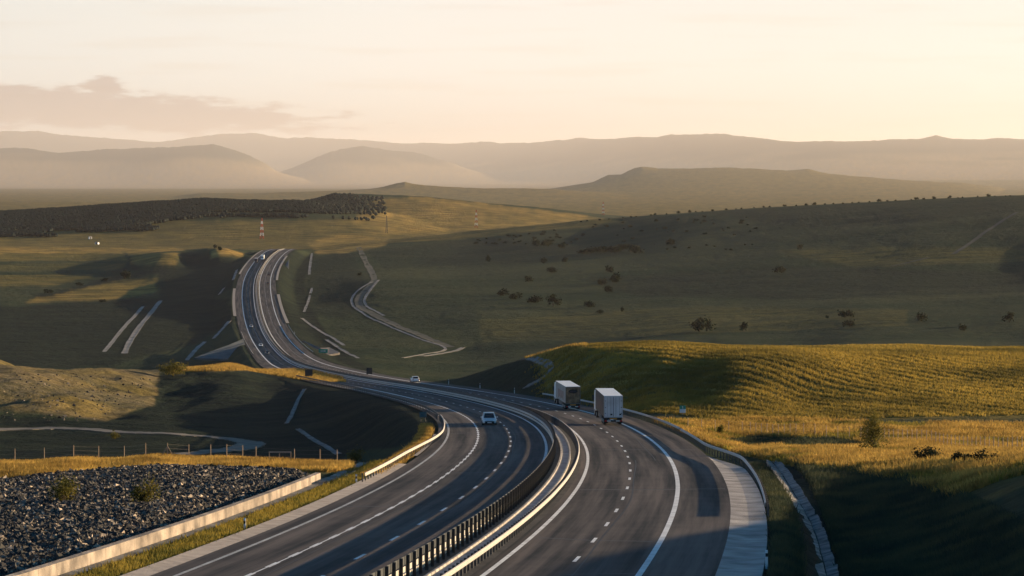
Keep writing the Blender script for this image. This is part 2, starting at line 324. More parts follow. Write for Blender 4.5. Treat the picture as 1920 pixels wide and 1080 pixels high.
# --- kinds of ground cover, some sunlit rims and shade painted in as golden and green: polygon (seen outline), nearest and farthest distance, (golden, crop, stony, green)
ZONES = [
 ([(-600,905),(-600,800),(640,800),(660,885),(560,886),(300,880),(0,903)],195,262,(1,0,0,0)),                 # crest by the fence
 ([(1100,640),(1200,630),(2600,600),(2600,815),(1700,800),(1400,790),(1180,770),(1030,745),(1000,650)],340,560,(.25,1,0,0)),
 ([(1180,770),(1400,785),(1700,795),(2600,800),(2600,1180),(2000,1010),(1700,906),(1480,872),(1380,850),(1250,800)],165,350,(1,0,0,.2)),
 ([(700,700),(720,680),(850,664),(960,655),(1100,645),(1100,662),(1000,672),(860,680)],430,660,(1,0,0,0)),
 ([(-200,640),(300,680),(300,700),(285,760),(200,790),(-200,740)],440,720,(.34,.25,.22,.15)),
 ([(240,684),(460,672),(520,685),(640,705),(650,722),(560,712),(460,694),(350,698)],640,830,(1,0,0,0)),
 ([(575,455),(640,440),(730,445),(720,462),(600,480)],2500,3600,(1,0,0,0)),  # sunlit patch of the plain painted golden
 ([(390,462),(420,464),(490,485),(400,485)],2300,2800,(1,0,0,0)),  # sunlit knoll top painted golden
 ([(-300,462),(230,464),(230,476),(-300,474)],2600,3100,(1,0,0,0)),  # thin sunlit rim painted golden, likewise the next strip
 ([(220,466),(345,466),(345,476),(240,476)],2500,3000,(1,0,0,0)),
 ([(-300,474),(235,476),(240,488),(-300,492)],1900,2800,(.1,.55,0,0)), ([(-300,497),(238,493),(225,506),(-300,514)],1900,2800,(0,.3,0,0)), ([(-300,519),(190,514),(100,536),(-300,542)],1800,2800,(.15,.5,0,0)),
 ([(40,568),(230,525),(292,522),(290,548),(200,562)],1700,2300,(.75,.35,0,0)), ([(240,474),(335,474),(330,496),(250,496)],2200,2750,(.6,.35,0,0)),
 ([(60,556),(230,516),(330,498),(334,504),(236,523),(80,562)],1700,2500,(0,0,0,1)), ([(296,500),(345,474),(400,478),(470,490),(440,560),(300,560)],1800,2700,(0,0,0,.8)), ([(236,478),(244,476),(262,505),(200,512),(240,500)],2100,2800,(0,0,0,1)),
 ([(690,472),(900,446),(1190,474),(1000,492),(720,505)],1900,2800,(0,0,0,.55)), ([(1080,522),(1480,500),(1930,512),(1930,548),(1500,562),(1200,556)],1500,2200,(0,0,0,.6)), ([(1450,470),(1700,462),(1930,468),(1930,490),(1600,500)],1700,2400,(0,.3,0,0)),
 ([(560,485),(660,470),(690,540),(650,600),(580,590)],1500,2500,(0,0,0,.5)), ([(900,600),(1300,575),(1700,580),(1700,610),(1200,630),(900,640)],1200,1600,(0,.22,0,0)), ([(1300,395),(1930,368),(1930,410),(1500,430)],2200,2800,(0,0,0,.45)),
 ([(-400,552),(30,575),(240,560),(430,560),(440,600),(380,640),(200,690),(-400,690)],1000,1950,(0,0,0,.9)),  # shade of the left valley painted as dark green
 ([(-400,745),(150,790),(270,770),(300,700),(460,694),(640,716),(760,745),(825,790),(800,830),(650,850),(640,872),(-400,870)],262,800,(0,0,0,1)),  # shade of the left hollow and embankment painted dark
 ([(620,650),(1100,640),(1300,700),(1500,735),(1250,765),(1030,745),(700,700)],400,700,(0,0,0,.5)),  # shaded face of field and cutting, darkness put into the colour
 ([(1430,870),(1600,878),(1760,905),(1960,985),(2000,1300),(1300,1300),(1380,900)],90,235,(0,0,0,1)),  # shade of the lower-right bank painted dark
 ([(700,372),(800,370),(900,380),(1100,404),(1090,425),(900,432),(700,440),(660,420)],3000,5600,(.75,.1,0,0)),  # sunlight on the far hill painted golden
 ([(-300,425),(1100,405),(1200,420),(500,480),(-300,470)],2700,4400,(.35,.25,0,0)),
]
HOLLOW_SHADE = [(1360,826),(1420,819),(1480,822),(1560,822),(1650,838),(1580,842),(1470,838),(1400,842)]  # outline of a band of shade painted dark on the ground
PX = A2 * F + 960; PY = HY - ZZ / YY * F
zone = np.zeros(XX.shape + (4,), np.float32)
wob = fbm(XX / 12, YY / 20, 33, 3) * 9
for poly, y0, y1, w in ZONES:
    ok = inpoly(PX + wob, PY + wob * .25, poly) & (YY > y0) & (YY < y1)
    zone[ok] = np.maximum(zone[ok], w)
zone[inpoly(PX + wob, PY, HOLLOW_SHADE) & (YY > 240) & (YY < 345)] = (0, 0, 0, 1)
sc_, oc_ = road_coords(XX, np.minimum(YY, 2600)); vg = (YY > 900) & (YY < 2450) & (oc_ > 12.5) & (oc_ < 34); zone[vg] = np.maximum(zone[vg], (0, 0, 0, 1))  # right verge coloured dark against the sun its slope catches
farfield = (YY > 5000); zone[farfield] = (.45, .25, 0, 0); hf = sstep(ZZ + fbm(XX / 900, YY / 1500, 47, 3) * 140, 120, 520); fz = YY > 28000; zone[fz] = np.stack([1 - hf[fz], 0 * hf[fz], .6 * (1 - hf[fz]), hf[fz]], -1)  # pale lower slopes of the far mountains paint in mist at their feet
var_ = .72 + .9 * fbm(XX / 16, YY / 26, 44, 4); zone[..., 0] *= np.clip(var_, .25, 1.15).astype(np.float32); zone[..., 2] *= np.clip(1 + 1.6 * fbm(XX / 20, YY / 45, 46, 4), 0, 1.3).astype(np.float32)
# blur the patch edges a little
for _ in range(3):
    zone[1:-1, 1:-1] = (zone[1:-1, 1:-1] * 2 + zone[:-2, 1:-1] + zone[2:, 1:-1] + zone[1:-1, :-2] + zone[1:-1, 2:]) / 6
nR_, nC_ = XX.shape
idx = np.arange(nR_ * nC_).reshape(nR_, nC_)
quads = np.stack([idx[:-1, :-1], idx[:-1, 1:], idx[1:, 1:], idx[1:, :-1]], -1).reshape(-1, 4)
def ground_material():
    m = bpy.data.materials.new('meadow_and_fields'); t, N, L = nodes(m); b = N['Principled BSDF']
    b.inputs['Roughness'].default_value = .95; b.inputs['Specular IOR Level'].default_value = .05
    geo = N.new('ShaderNodeNewGeometry'); att = N.new('ShaderNodeVertexColor'); att.layer_name = 'zone'
    sep = N.new('ShaderNodeSeparateColor'); L.new(att.outputs['Color'], sep.inputs[0])
    def noise(scale, detail=6, vec=None, rough=.6):
        n = N.new('ShaderNodeTexNoise'); n.inputs['Scale'].default_value = scale; n.inputs['Detail'].default_value = detail; n.inputs['Roughness'].default_value = rough
        L.new(vec or geo.outputs['Position'], n.inputs['Vector']); return n.outputs['Fac']
    def ramp(fac, c1, c2, p0=.40, p1=.60):
        r = N.new('ShaderNodeValToRGB'); r.color_ramp.elements[0].position = p0; r.color_ramp.elements[1].position = p1
        r.color_ramp.elements[0].color = (*c1, 1); r.color_ramp.elements[1].color = (*c2, 1); L.new(fac, r.inputs['Fac']); return r.outputs['Color']
    def mix(f, a, c):
        x = N.new('ShaderNodeMix'); x.data_type = 'RGBA'; L.new(f, x.inputs['Factor']) if not isinstance(f, float) else setattr(x.inputs['Factor'], 'default_value', f)
        L.new(a, x.inputs['A']); L.new(c, x.inputs['B']); return x.outputs['Result']
    mpv = N.new('ShaderNodeMapping'); mpv.inputs['Scale'].default_value = (.35, 1, 1); mpv.inputs['Rotation'].default_value = (0, 0, .12); L.new(geo.outputs['Position'], mpv.inputs['Vector'])
    big = noise(.006, 9, mpv.outputs[0], .62); mid = noise(.07, 8, mpv.outputs[0], .65); fine = noise(1.1, 6)
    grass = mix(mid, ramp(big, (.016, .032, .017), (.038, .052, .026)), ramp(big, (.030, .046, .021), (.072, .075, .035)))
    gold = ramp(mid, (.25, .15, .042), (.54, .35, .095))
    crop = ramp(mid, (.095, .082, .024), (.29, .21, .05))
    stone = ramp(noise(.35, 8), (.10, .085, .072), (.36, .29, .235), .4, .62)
    col = mix(att.outputs['Alpha'], grass, ramp(mid, (.009, .016, .012), (.022, .030, .018))); col = mix(sep.outputs[0], col, gold); col = mix(sep.outputs[1], col, crop); col = mix(sep.outputs[2], col, stone)  # alpha darkens the grass, in several patches as painted shade
    hs = N.new('ShaderNodeMix'); hs.data_type = 'RGBA'; hs.blend_type = 'MULTIPLY'; hs.inputs['Factor'].default_value = .7
    L.new(col, hs.inputs['A']); L.new(ramp(fine, (.55, .55, .55), (1.25, 1.25, 1.25), .3, .7), hs.inputs['B'])
    L.new(hs.outputs['Result'], b.inputs['Base Color'])
    # rough sward: near detail plus coarser relief
    bp = N.new('ShaderNodeBump'); bp.inputs['Strength'].default_value = 1; bp.inputs['Distance'].default_value = .55
    L.new(noise(1.6, 5), bp.inputs['Height'])
    bp2 = N.new('ShaderNodeBump'); bp2.inputs['Strength'].default_value = .8; bp2.inputs['Distance'].default_value = 3.0
    L.new(noise(.16, 6), bp2.inputs['Height']); L.new(bp2.outputs['Normal'], bp.inputs['Normal'])
    L.new(bp.outputs['Normal'], b.inputs['Normal'])
    return m
M['ground'] = ground_material()
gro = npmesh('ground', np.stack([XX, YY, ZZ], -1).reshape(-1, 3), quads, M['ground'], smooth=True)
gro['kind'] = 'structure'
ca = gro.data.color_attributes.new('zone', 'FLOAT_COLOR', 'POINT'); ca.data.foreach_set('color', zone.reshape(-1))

# ------------------------------------------------------------------ carriageways, paint, kerbs
def stations(y0, y1, step=2.0):
    s0, s1 = S_at(y0), S_at(y1); n = max(2, int((s1 - s0) / step) + 1); return Y_at(np.linspace(s0, s1, n))
def strip_verts(ys, offs, dzs):
    """rows of points along the road; offs/dzs lists of scalars or arrays"""
    return np.stack([RP(ys, o, d) for o, d in zip(offs, dzs)], 1)      # n x k x 3
def ribbon(name, ys, offs, dzs, m, parent=None, kind=None, uv=False, smooth=False):
    V = strip_verts(ys, offs, dzs); n, k, _ = V.shape; ii = np.arange(n * k).reshape(n, k)
    f = np.stack([ii[:-1, :-1], ii[:-1, 1:], ii[1:, 1:], ii[1:, :-1]], -1).reshape(-1, 4)
    o = npmesh(name, V.reshape(-1, 3), f, m, parent, smooth)
    if kind: o['kind'] = kind
    if uv:
        lay = o.data.uv_layers.new(name='lane'); S = S_at(ys)
        U = np.stack([np.stack([np.broadcast_to(q, S.shape), S], -1) for q in offs], 1).reshape(-1, 2)
        lay.data.foreach_set('uv', U[f.ravel()].astype(np.float32).ravel())
    return o
def dens(y0, y1):   # closer stations nearby
    ys = [y0]
    while ys[-1] < y1: ys.append(ys[-1] * 1.0045 + .15)
    ys[-1] = y1; return np.array(ys)
YS = dens(72, 2560)
ribbon('road', YS, [-13.8, -11, -8, -5, -1.35], [0]*5, M['asphalt'], kind='structure', uv=True, smooth=True)
ribbon('road', YS, [1.35, 5, 9, 13.1], [0]*4, M['asphalt'], kind='structure', uv=True, smooth=True)
M['median'] = mat('median_gravel', (.055, .05, .046), .9, 0, .35, .5, bump=.5, bscale=5)
ribbon('median_strip', YS, [-1.35, -.55, -.55, .3, .3, 1.35], [.0, -.02, -.02, -.02, -.02, .0], M['median'], kind='structure')
mk = []   # painted markings in one sheet 4 mm above the asphalt
def paint_strip(y0, y1, o, w, arr, step=None, dz=.006):
    ys = dens(y0, y1) if step is None else stations(y0, y1, step)
    V = strip_verts(ys, [o - w / 2, o + w / 2], [dz, dz]); arr.append(V)
def paint_obj(name, arr):
    vs, fs, b = [], [], 0
    for V in arr:
        n = len(V); ii = np.arange(n * 2).reshape(n, 2) + b
        fs.append(np.stack([ii[:-1, 0], ii[:-1, 1], ii[1:, 1], ii[1:, 0]], -1)); vs.append(V.reshape(-1, 3)); b += n * 2
    o = npmesh(name, np.concatenate(vs), np.concatenate(fs), M['paint']); o['kind'] = 'structure'; return o
LRO, RLO = -2.0, 1.95
paint_strip(72, 520, LRO, .26, mk); paint_strip(72, 520, RLO, .26, mk); paint_strip(72, 520, 9.4, .32, mk)
for o_ in (LRO, RLO, 9.4): paint_strip(520, 2540, o_, .46, mk); paint_strip(72, 620, -12.6, .24, mk)
paint_strip(72, 470, -9.2, .10, mk); paint_strip(470, 2540, -9.4, .46, mk)
s0 = S_at(139.2)
for k in range(-4, 190):
    s = s0 + 12 * k
    if Y_at(s) > 2450 or s < 5: continue
    for o, ph in ((5.65, 0), (-5.65, -.6)):
        paint_strip(Y_at(s + ph - 1.6), Y_at(s + ph + 1.6), o, .2, mk, 1.1)
for k in range(-12, 60):
    s = s0 + 6 * k
    if Y_at(s) < 480 and s > 5: paint_strip(Y_at(s - 1.4), Y_at(s + 1.4), -9.2, .26, mk, 1.0, .011)
paint_obj('road_markings', mk)
# sealed tar joints across and along the lanes
M['tar'] = mat('tar_seal', (.014, .014, .015), .6, 0, .3, 2)
tarv = []
for y_, o0, o1, w_, sk in ((196, 2.2, 12.9, .28, 2.6), (152, 2.4, 9.0, .18, -1.5), (262, 4.0, 12.9, .3, 1.5), (176, -12.3, -9.5, .25, 1.2), (218, -9, -2.2, .3, 2), (305, -12.4, -2.2, .4, 3), (131, 5.9, 12.8, .16, 1)):
    tv = np.linspace(0, 1, 14); oo_ = o0 + (o1 - o0) * tv; yy_ = y_ + sk * tv + .25 * np.sin(tv * 7 + y_)
    tarv.append(np.stack([RP(yy_ - w_, oo_, .003), RP(yy_ + w_, oo_, .003)], 1)[:, ::-1])
for y0_, y1_, o_c in ((118, 240, 6.1), (150, 330, -5.2), (118, 200, -8.6), (240, 420, 7.9)):
    ys_ = dens(y0_, y1_); oc = o_c + .12 * np.sin(ys_ / 9); tarv.append(np.stack([RP(ys_, oc - .035, .0032), RP(ys_, oc + .035, .0032)], 1))
po_ = paint_obj('road_seams', tarv); po_.data.materials.clear(); po_.data.materials.append(M['tar'])
# edge gutters and aprons of cast concrete
def profile(name, ys, prof, m, parent=None, kind=None, label=None, cat=None, smooth=False):
    """closed profile (offset, height) swept along the road"""
    V = strip_verts(ys, [p[0] for p in prof], [p[1] for p in prof]); n, k, _ = V.shape; ii = np.arange(n * k).reshape(n, k)
    f = np.stack([ii[:-1], np.roll(ii[:-1], -1, 1), np.roll(ii[1:], -1, 1), ii[1:]], -1).reshape(-1, 4)
    caps = [tuple(ii[0, ::-1]), tuple(ii[-1])]
    me = bpy.data.meshes.new(name); me.from_pydata(V.reshape(-1, 3).tolist(), [], [tuple(q) for q in f.tolist()] + [tuple(int(x) for x in c) for c in caps])
    me.materials.append(m); me.update()
    o = link(bpy.data.objects.new(name, me), parent)
    lay = me.uv_layers.new(name='lane'); li = np.empty(len(me.loops), np.int32); me.loops.foreach_get('vertex_index', li); Sv = S_at(ys)
    lay.data.foreach_set('uv', np.stack([(li % k) * .1, Sv[li // k]], -1).astype(np.float32).ravel())
    if kind: o['kind'] = kind
    if label: tag(o, label, cat)
    return o
def slabmat(name, col, ax):   # cast slabs with open joints every 2 m along the road
    m = mat(name, col, .9, 0, .28, .7, bump=.3, bscale=7); t, N, L = nodes(m); b = N['Principled BSDF']
    return m
def slabs(m):
    t, N, L = nodes(m); b = N['Principled BSDF']; uv = N.new('ShaderNodeUVMap'); uv.uv_map = 'lane'; br = N.new('ShaderNodeTexBrick'); L.new(uv.outputs[0], br.inputs['Vector'])
    br.offset = 0; br.inputs['Scale'].default_value = 1; br.inputs['Brick Width'].default_value = 60; br.inputs['Row Height'].default_value = 3.0; br.inputs['Mortar Size'].default_value = .035; br.inputs['Mortar Smooth'].default_value = .4
    br.inputs['Color1'].default_value = (1, 1, 1, 1); br.inputs['Color2'].default_value = (.82, .82, .83, 1); br.inputs['Mortar'].default_value = (.35, .33, .31, 1)
    old = b.inputs['Base Color'].links[0].from_socket; x = N.new('ShaderNodeMix'); x.data_type = 'RGBA'; x.blend_type = 'MULTIPLY'; x.inputs['Factor'].default_value = .8
    L.new(old, x.inputs['A']); L.new(br.outputs['Color'], x.inputs['B']); L.new(x.outputs['Result'], b.inputs['Base Color']); return m
M['slab_pale'] = slabs(mat('pale_gutter_slabs', (.40, .34, .29), .9, 0, .2, 1.2, bump=.3, bscale=6)); M['slab'] = slabs(mat('apron_slabs', (.36, .33, .31), .9, 0, .4, .5, bump=.4, bscale=5))
ribbon('gutter', dens(72, 232), [-14.95, -14.4, -13.8], [.10, .05, .004], M['slab_pale'], kind='structure', uv=True)
ribbon('gutter', dens(246, 300), [-14.2, -13.8], [.10, .10], M['concrete_pale'], kind='structure')
ysA = dens(72, 250); wA = 2.25 * (1 - sstep(ysA, 225, 252)) + .02
Va = np.stack([RP(ysA, 13.1, .004), RP(ysA, 13.1 + wA * .5, -.06), RP(ysA, 13.1 + wA, -.02)], 1); n, k, _ = Va.shape; ii = np.arange(n*k).reshape(n, k)
apron = npmesh('pavement', Va.reshape(-1, 3), np.stack([ii[:-1, :-1], ii[:-1, 1:], ii[1:, 1:], ii[1:, :-1]], -1).reshape(-1, 4), M['slab']); apron['kind'] = 'structure'
la = apron.data.uv_layers.new(name='lane'); li = np.empty(len(apron.data.loops), np.int32); apron.data.loops.foreach_get('vertex_index', li)
Ua = np.stack([np.stack([wA * q + 13.1, S_at(ysA)], -1) for q in (0, .5, 1)], 1).reshape(-1, 2); la.data.foreach_set('uv', Ua[li].astype(np.float32).ravel())
# concrete drain between the two median rails
profile('median_drain', YS, [(-.62, -.1), (-.62, .17), (-.46, .17), (-.44, .03), (.2, .03), (.22, .17), (.36, .17), (.36, -.1)], M['concrete'], kind='structure')
# far roadside concrete bands (pale strips beyond the shoulder)
for y0, y1, o0, o1 in ((1560, 1800, -15.6, -13.9), (1990, 2450, -15.2, -13.8), (1500, 1740, 13.2, 15.0), (1900, 2300, 13.2, 14.8)):
    ribbon('gutter', dens(y0, y1), [o0, o1], [.25, .25], M['concrete_pale'], kind='structure')

# ------------------------------------------------------------------ crash barriers
def beam_mesh(ys, o, side, name, m, parent, h=.62, x=None):
    """W profile rail facing 'side' (+1 right)"""
    pr = [(0, -.135), (.05*side, -.11), (.07*side, -.06), (.015*side, 0), (.07*side, .06), (.05*side, .11), (0, .135), (-.02*side, .135), (-.02*side, -.135)]
    oo = np.asarray(o, float)
    V = np.stack([RP(ys, oo + p[0], h + p[1]) for p in pr], 1); n, k, _ = V.shape; ii = np.arange(n*k).reshape(n, k)
    f = np.stack([ii[:-1], np.roll(ii[:-1], -1, 1), np.roll(ii[1:], -1, 1), ii[1:]], -1).reshape(-1, 4)
    return npmesh(name, V.reshape(-1, 3), f, m, parent)
def merged(name, src, mats_, m, parent):
    """one mesh of src's shape at many places (n x 4 x 4)"""
    v = np.array([p[:] for p in src.v], float); vs, fs = [], []
    q = [f for f in src.f if len(f) == 4]
    for k, T in enumerate(mats_):
        vs.append(v @ T[:3, :3].T + T[:3, 3]); fs.append(np.array(q) + k * len(v))
    return npmesh(name, np.concatenate(vs), np.concatenate(fs), m, parent)
def frame_at(Y, o, dz=0.0):
    p = RP(Y, o, dz); a = float(al_(Y)); T = np.eye(4); ca_, sa_ = math.cos(-a), math.sin(-a)
    T[:3, :3] = [[ca_, -sa_, 0], [sa_, ca_, 0], [0, 0, 1]]; T[:3, 3] = p; return T
def guardrail(name, label, y0, y1, o, side, post_src, post_mat, cap=100, step=2.0, group=None, ofun=None, h=.62, posts=True, behind=.16, far_posts=True, m='steel'):
    yr = dens(y0, y1); ov = ofun(yr) if ofun else np.full(len(yr), float(o))
    root = empty(name, tuple(RP(y0, float(ov[0]), 0))); tag(root, label, 'crash barrier', group)
    inv = -np.array(root.location)
    b = beam_mesh(yr, ov, side, 'beam', M[m], root, h); b.matrix_parent_inverse = Matrix.Translation(inv)
    sy = S_at(y0), S_at(y1); ks = np.arange(sy[0], sy[1], step); Yp = Y_at(ks)
    op = (ofun(Yp) if ofun else np.full(len(Yp), float(o))) - side * behind
    first = None
    for i in range(min(cap, len(Yp))):
        T = frame_at(Yp[i], op[i])
        if first is None: first = post_src.build('post', post_mat, root); p = first
        else: p = first.copy(); C.objects.link(p); p.parent = root
        p.matrix_parent_inverse = Matrix.Translation(inv); p.matrix_basis = Matrix(T.tolist())
    if len(Yp) > cap and far_posts:
        o2 = merged('post', post_src, [frame_at(Yp[i], op[i]) for i in range(cap, len(Yp))], post_mat, root); o2['kind'] = 'stuff'; o2.matrix_parent_inverse = Matrix.Translation(inv)
    return root
tall = MB(); tall.box(-.085, .085, -.03, .03, -.1, 1.28); tall.box(-.085, -.055, -.11, -.03, .2, 1.28)
short = MB(); short.box(-.06, .06, -.05, .05, -.2, .74); short.box(-.02, .16, -.05, .05, .52, .72)
side_post = MB(); side_post.box(-.05, .05, -.06, .06, -.4, .74)
M['screen'] = mat('dark_screen', (.05, .055, .06), .7, 0, .2, 1)
tb = guardrail('median_barrier', 'crash barrier with tall dark anti-glare plates along the left edge of the median', 112, 2450, -1.28, -1, tall, M['plate'], behind=.12)
yb = dens(112, 2450); invb = Matrix.Translation(-Vector(tb.location))
for zlo, zhi, thick, nm in ((.80, 1.22, .02, 'screen'), (.14, .40, .04, 'lower_beam')):
    V = np.stack([RP(yb, -1.30 - thick, zlo), RP(yb, -1.30, zlo), RP(yb, -1.30, zhi), RP(yb, -1.30 - thick, zhi)], 1); n, k, _ = V.shape; ii = np.arange(n*k).reshape(n, k)
    q = npmesh(nm, V.reshape(-1, 3), np.stack([ii[:-1], np.roll(ii[:-1], -1, 1), np.roll(ii[1:], -1, 1), ii[1:]], -1).reshape(-1, 4), M['screen'] if nm == 'screen' else M['steel'], tb); q.matrix_parent_inverse = invb
guardrail('median_barrier', 'low steel crash barrier with a bright sunlit beam along the right edge of the median', 112, 2450, 1.12, 1, short, M['steel_dark'], step=1.34, behind=.2)
def oL(y): return -14.5 + 1.4 * sstep(y, 235, 300)
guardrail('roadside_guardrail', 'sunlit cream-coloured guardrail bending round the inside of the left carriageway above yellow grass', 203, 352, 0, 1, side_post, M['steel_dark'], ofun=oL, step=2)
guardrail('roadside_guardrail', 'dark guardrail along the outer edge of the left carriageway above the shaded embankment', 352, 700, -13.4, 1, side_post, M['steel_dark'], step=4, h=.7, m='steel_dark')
def oR(y): return 15.35 - 2.0 * sstep(y, 228, 262)
guardrail('roadside_guardrail', 'guardrail with its free end beside the concrete apron on the right shoulder', 172, 297, 0, -1, side_post, M['steel_dark'], ofun=oR, step=2, h=.68)
guardrail('roadside_guardrail', 'guardrail along the right shoulder passing behind both trucks', 300, 470, 13.5, -1, side_post, M['steel_dark'], step=2, h=.68)
guardrail('roadside_guardrail', 'far guardrail following the bend between the white road signs and the shaded hill', 1180, 1480, 13.6, -1, side_post, M['steel_dark'], step=6, h=.7)
guardrail('roadside_guardrail', 'distant guardrail along the outer shoulder above the concrete bridge slope', 1150, 1420, -13.4, 1, side_post, M['steel_dark'], step=6, h=.7)

# ------------------------------------------------------------------ low concrete wall and riprap at the bottom left
M['wallc'] = slabs(mat('stained_wall_concrete', (.13, .11, .095), .95, 0, .3, .55, col2=(.43, .355, .29), bump=.6, bscale=5))
wy = dens(72, 207)
profile('retaining_wall', wy, [(-18.35, -.4), (-18.40, .53), (-18.78, .56), (-18.78, -.4)], M['wallc'], label='long low sunlit concrete wall holding back the slope of broken rock', cat='wall')
ribbon('drain', dens(72, 236), [-18.3, -17.7, -17.45], [-.06, -.09, -.03], M['concrete_dark'], kind='structure')
def proj(X, Y, Z): return 960 + X / Y * F, HY - Z / Y * F
def scatter(n, poly, y0, y1, a0=-.22, a1=.22, power=1.0):
    """random ground points inside a patch of land"""
    u = rng.random(n); Yr = (y0 ** power + u * (y1 ** power - y0 ** power)) ** (1 / power); a = a0 + rng.random(n) * (a1 - a0); X = a * Yr
    z = gz(X, Yr); px, py = proj(X, Yr, z); k = inpoly(px, py, poly); return np.stack([X[k], Yr[k], z[k]], 1)
def rocks(name, P, smin, smax, m, squash=.75):
    n = len(P); base = np.array([(-1,-1,-1),(1,-1,-1),(1,1,-1),(-1,1,-1),(-1,-1,1),(1,-1,1),(1,1,1),(-1,1,1)], float)
    v = base[None] * (0.55 + .45 * rng.random((n, 8, 1))) + rng.normal(0, .22, (n, 8, 3))
    s = (smin + (smax - smin) * rng.random(n) ** 2.2)[:, None, None]; sc = np.stack([.7 + .6 * rng.random(n), .7 + .6 * rng.random(n), squash * (.5 + .7 * rng.random(n))], -1)[:, None]
    v = v * s * sc * .5
    q = rng.normal(size=(n, 4)); q /= np.linalg.norm(q, axis=1)[:, None]; w, x, y, z = q.T
    R = np.stack([np.stack([1-2*(y*y+z*z), 2*(x*y-z*w), 2*(x*z+y*w)], -1), np.stack([2*(x*y+z*w), 1-2*(x*x+z*z), 2*(y*z-x*w)], -1), np.stack([2*(x*z-y*w), 2*(y*z+x*w), 1-2*(x*x+y*y)], -1)], 1)
    v = np.einsum('nij,nkj->nki', R, v) + P[:, None] + np.array([0, 0, .0])
    fq = np.array([(3,2,1,0),(4,5,6,7),(0,1,5,4),(1,2,6,5),(2,3,7,6),(3,0,4,7)]); tri = np.concatenate([fq[:, [0,1,2]], fq[:, [0,2,3]]])
    f = (tri[None] + (np.arange(n) * 8)[:, None, None]).reshape(-1, 3)
    return npmesh(name, v.reshape(-1, 3), f, m)
def rockmat():
    m = mat('broken_rock', (.02, .02, .02), .85, 0, .3, 1.6); t, N, L = nodes(m); b = N['Principled BSDF']; g = N.new('ShaderNodeNewGeometry'); r = N.new('ShaderNodeValToRGB')
    e = r.color_ramp.elements; e[0].color = (.022, .021, .021, 1); e[1].color = (.50, .39, .29, 1); e[1].position = 1; k = e.new(.68); k.color = (.058, .053, .049, 1); k = e.new(.90); k.color = (.16, .135, .11, 1)
    L.new(g.outputs['Random Per Island'], r.inputs['Fac']); L.new(r.outputs['Color'], b.inputs['Base Color']); return m
M['rock'] = rockmat()
RIP = [(-500,1200),(-500,910),(0,910),(120,896),(200,889),(300,884),(400,885),(480,888),(560,892),(598,897),(300,1000),(150,1050),(-60,1130),(-100,1200)]
pr_ = scatter(210000, RIP, 122, 246, -.205, -.06)
s_, o_ = road_coords(pr_[:, 0], pr_[:, 1]); pr_ = pr_[(o_ < -19.1)]; s_, o_ = road_coords(pr_[:, 0], pr_[:, 1])
pr_[:, 2] += rng.random(len(pr_)) * .10 + .35 * np.clip((-19.0 - o_) / 3, 0, 1)
tag(rocks('riprap', pr_, .10, .44, M['rock']), 'loose broken grey rocks covering the bank behind the low wall', 'rocks', kind='stuff')

# ------------------------------------------------------------------ grass tufts
M['shade_grass'] = leafmat('shade_tinted_grass', (.034, .050, .034), (.085, .090, .044), .3, .3)  # dark tufts carry the shade of hollow and bank in their colour
def tufts(name, P, h0, h1, m, label, blades=4, width=.07, lean=.35, spread=.16):
    n = len(P); nb = n * blades; p = np.repeat(P, blades, 0).copy(); p[:, :2] += rng.normal(0, spread, (nb, 2))
    h = (h0 + (h1 - h0) * rng.random(nb) ** 1.5); th = rng.random(nb) * 6.283; ln = rng.normal(0, lean, (nb, 2)) * h[:, None]
    d = np.stack([np.cos(th), np.sin(th)], -1) * (width * (.6 + .8 * rng.random(nb)))[:, None]
    v = np.zeros((nb, 3, 3)); v[:, 0] = p; v[:, 1] = p; v[:, 2] = p; v[:, 0, :2] -= d; v[:, 1, :2] += d
    v[:, :2, 2] -= .06; v[:, 2, :2] += ln; v[:, 2, 2] += h
    o = npmesh(name, v.reshape(-1, 3), np.arange(nb * 3).reshape(-1, 3), m); return tag(o, label, 'grass', kind='stuff')
wd = scatter(30000, RIP, 122, 246, -.205, -.06); s_, o_ = road_coords(wd[:, 0], wd[:, 1]); wd = wd[(o_ < -19.3) & (fbm(wd[:, 0] / 5, wd[:, 1] / 8, 66, 3) > .34)]; wd[:, 2] += .1
tufts('grass', wd, .2, .5, M['drygrass'], 'sparse dry weeds growing between the broken rocks', 3, .05)
VERGE = [(-400,1400),(60,1080),(300,1000),(600,905),(700,860),(780,850),(700,905),(290,1080),(200,1400)]
pv_ = scatter(60000, VERGE, 100, 240, -.2, -.03); s_, o_ = road_coords(pv_[:, 0], pv_[:, 1]); pv_ = pv_[(o_ > -17.4) & (o_ < -15.0)]; pv_[:, 2] += .02
tufts('grass', pv_, .10, .38, M['greengrass'], 'sunlit green and yellow grass on the verge between gutter and low wall', 5, .05)
pc = scatter(70000, ZONES[0][0], 200, 258, -.235, -.055)
tufts('grass', pc, .15, .6, M['drygrass'], 'golden dry grass along the crest by the wire fence above the rocks', 4, .06)
pr2 = scatter(150000, ZONES[2][0], 175, 350, .03, .22); s_, o_ = road_coords(pr2[:, 0], pr2[:, 1]); pr2 = pr2[(o_ > 14.2) & ((o_ > 17) | (s_ > 262))]; dn_ = fbm(pr2[:, 0] / 6, pr2[:, 1] / 9, 61, 3); hx, hy = proj(pr2[:, 0], pr2[:, 1], pr2[:, 2]); ih = inpoly(hx, hy, HOLLOW_SHADE); tufts('grass', pr2[ih], .1, .45, M['shade_grass'], 'grass coloured dark for shade in the hollow below the long wire fence', 4, .07); pr2 = pr2[~ih]; dn_ = dn_[~ih]; pr3 = pr2[dn_ < .0]; pr2 = pr2[dn_ > -.16]
tufts('grass', pr3[::2], .15, .55, M['greengrass'], 'olive green grass in the hollows between the golden grass', 4, .07)
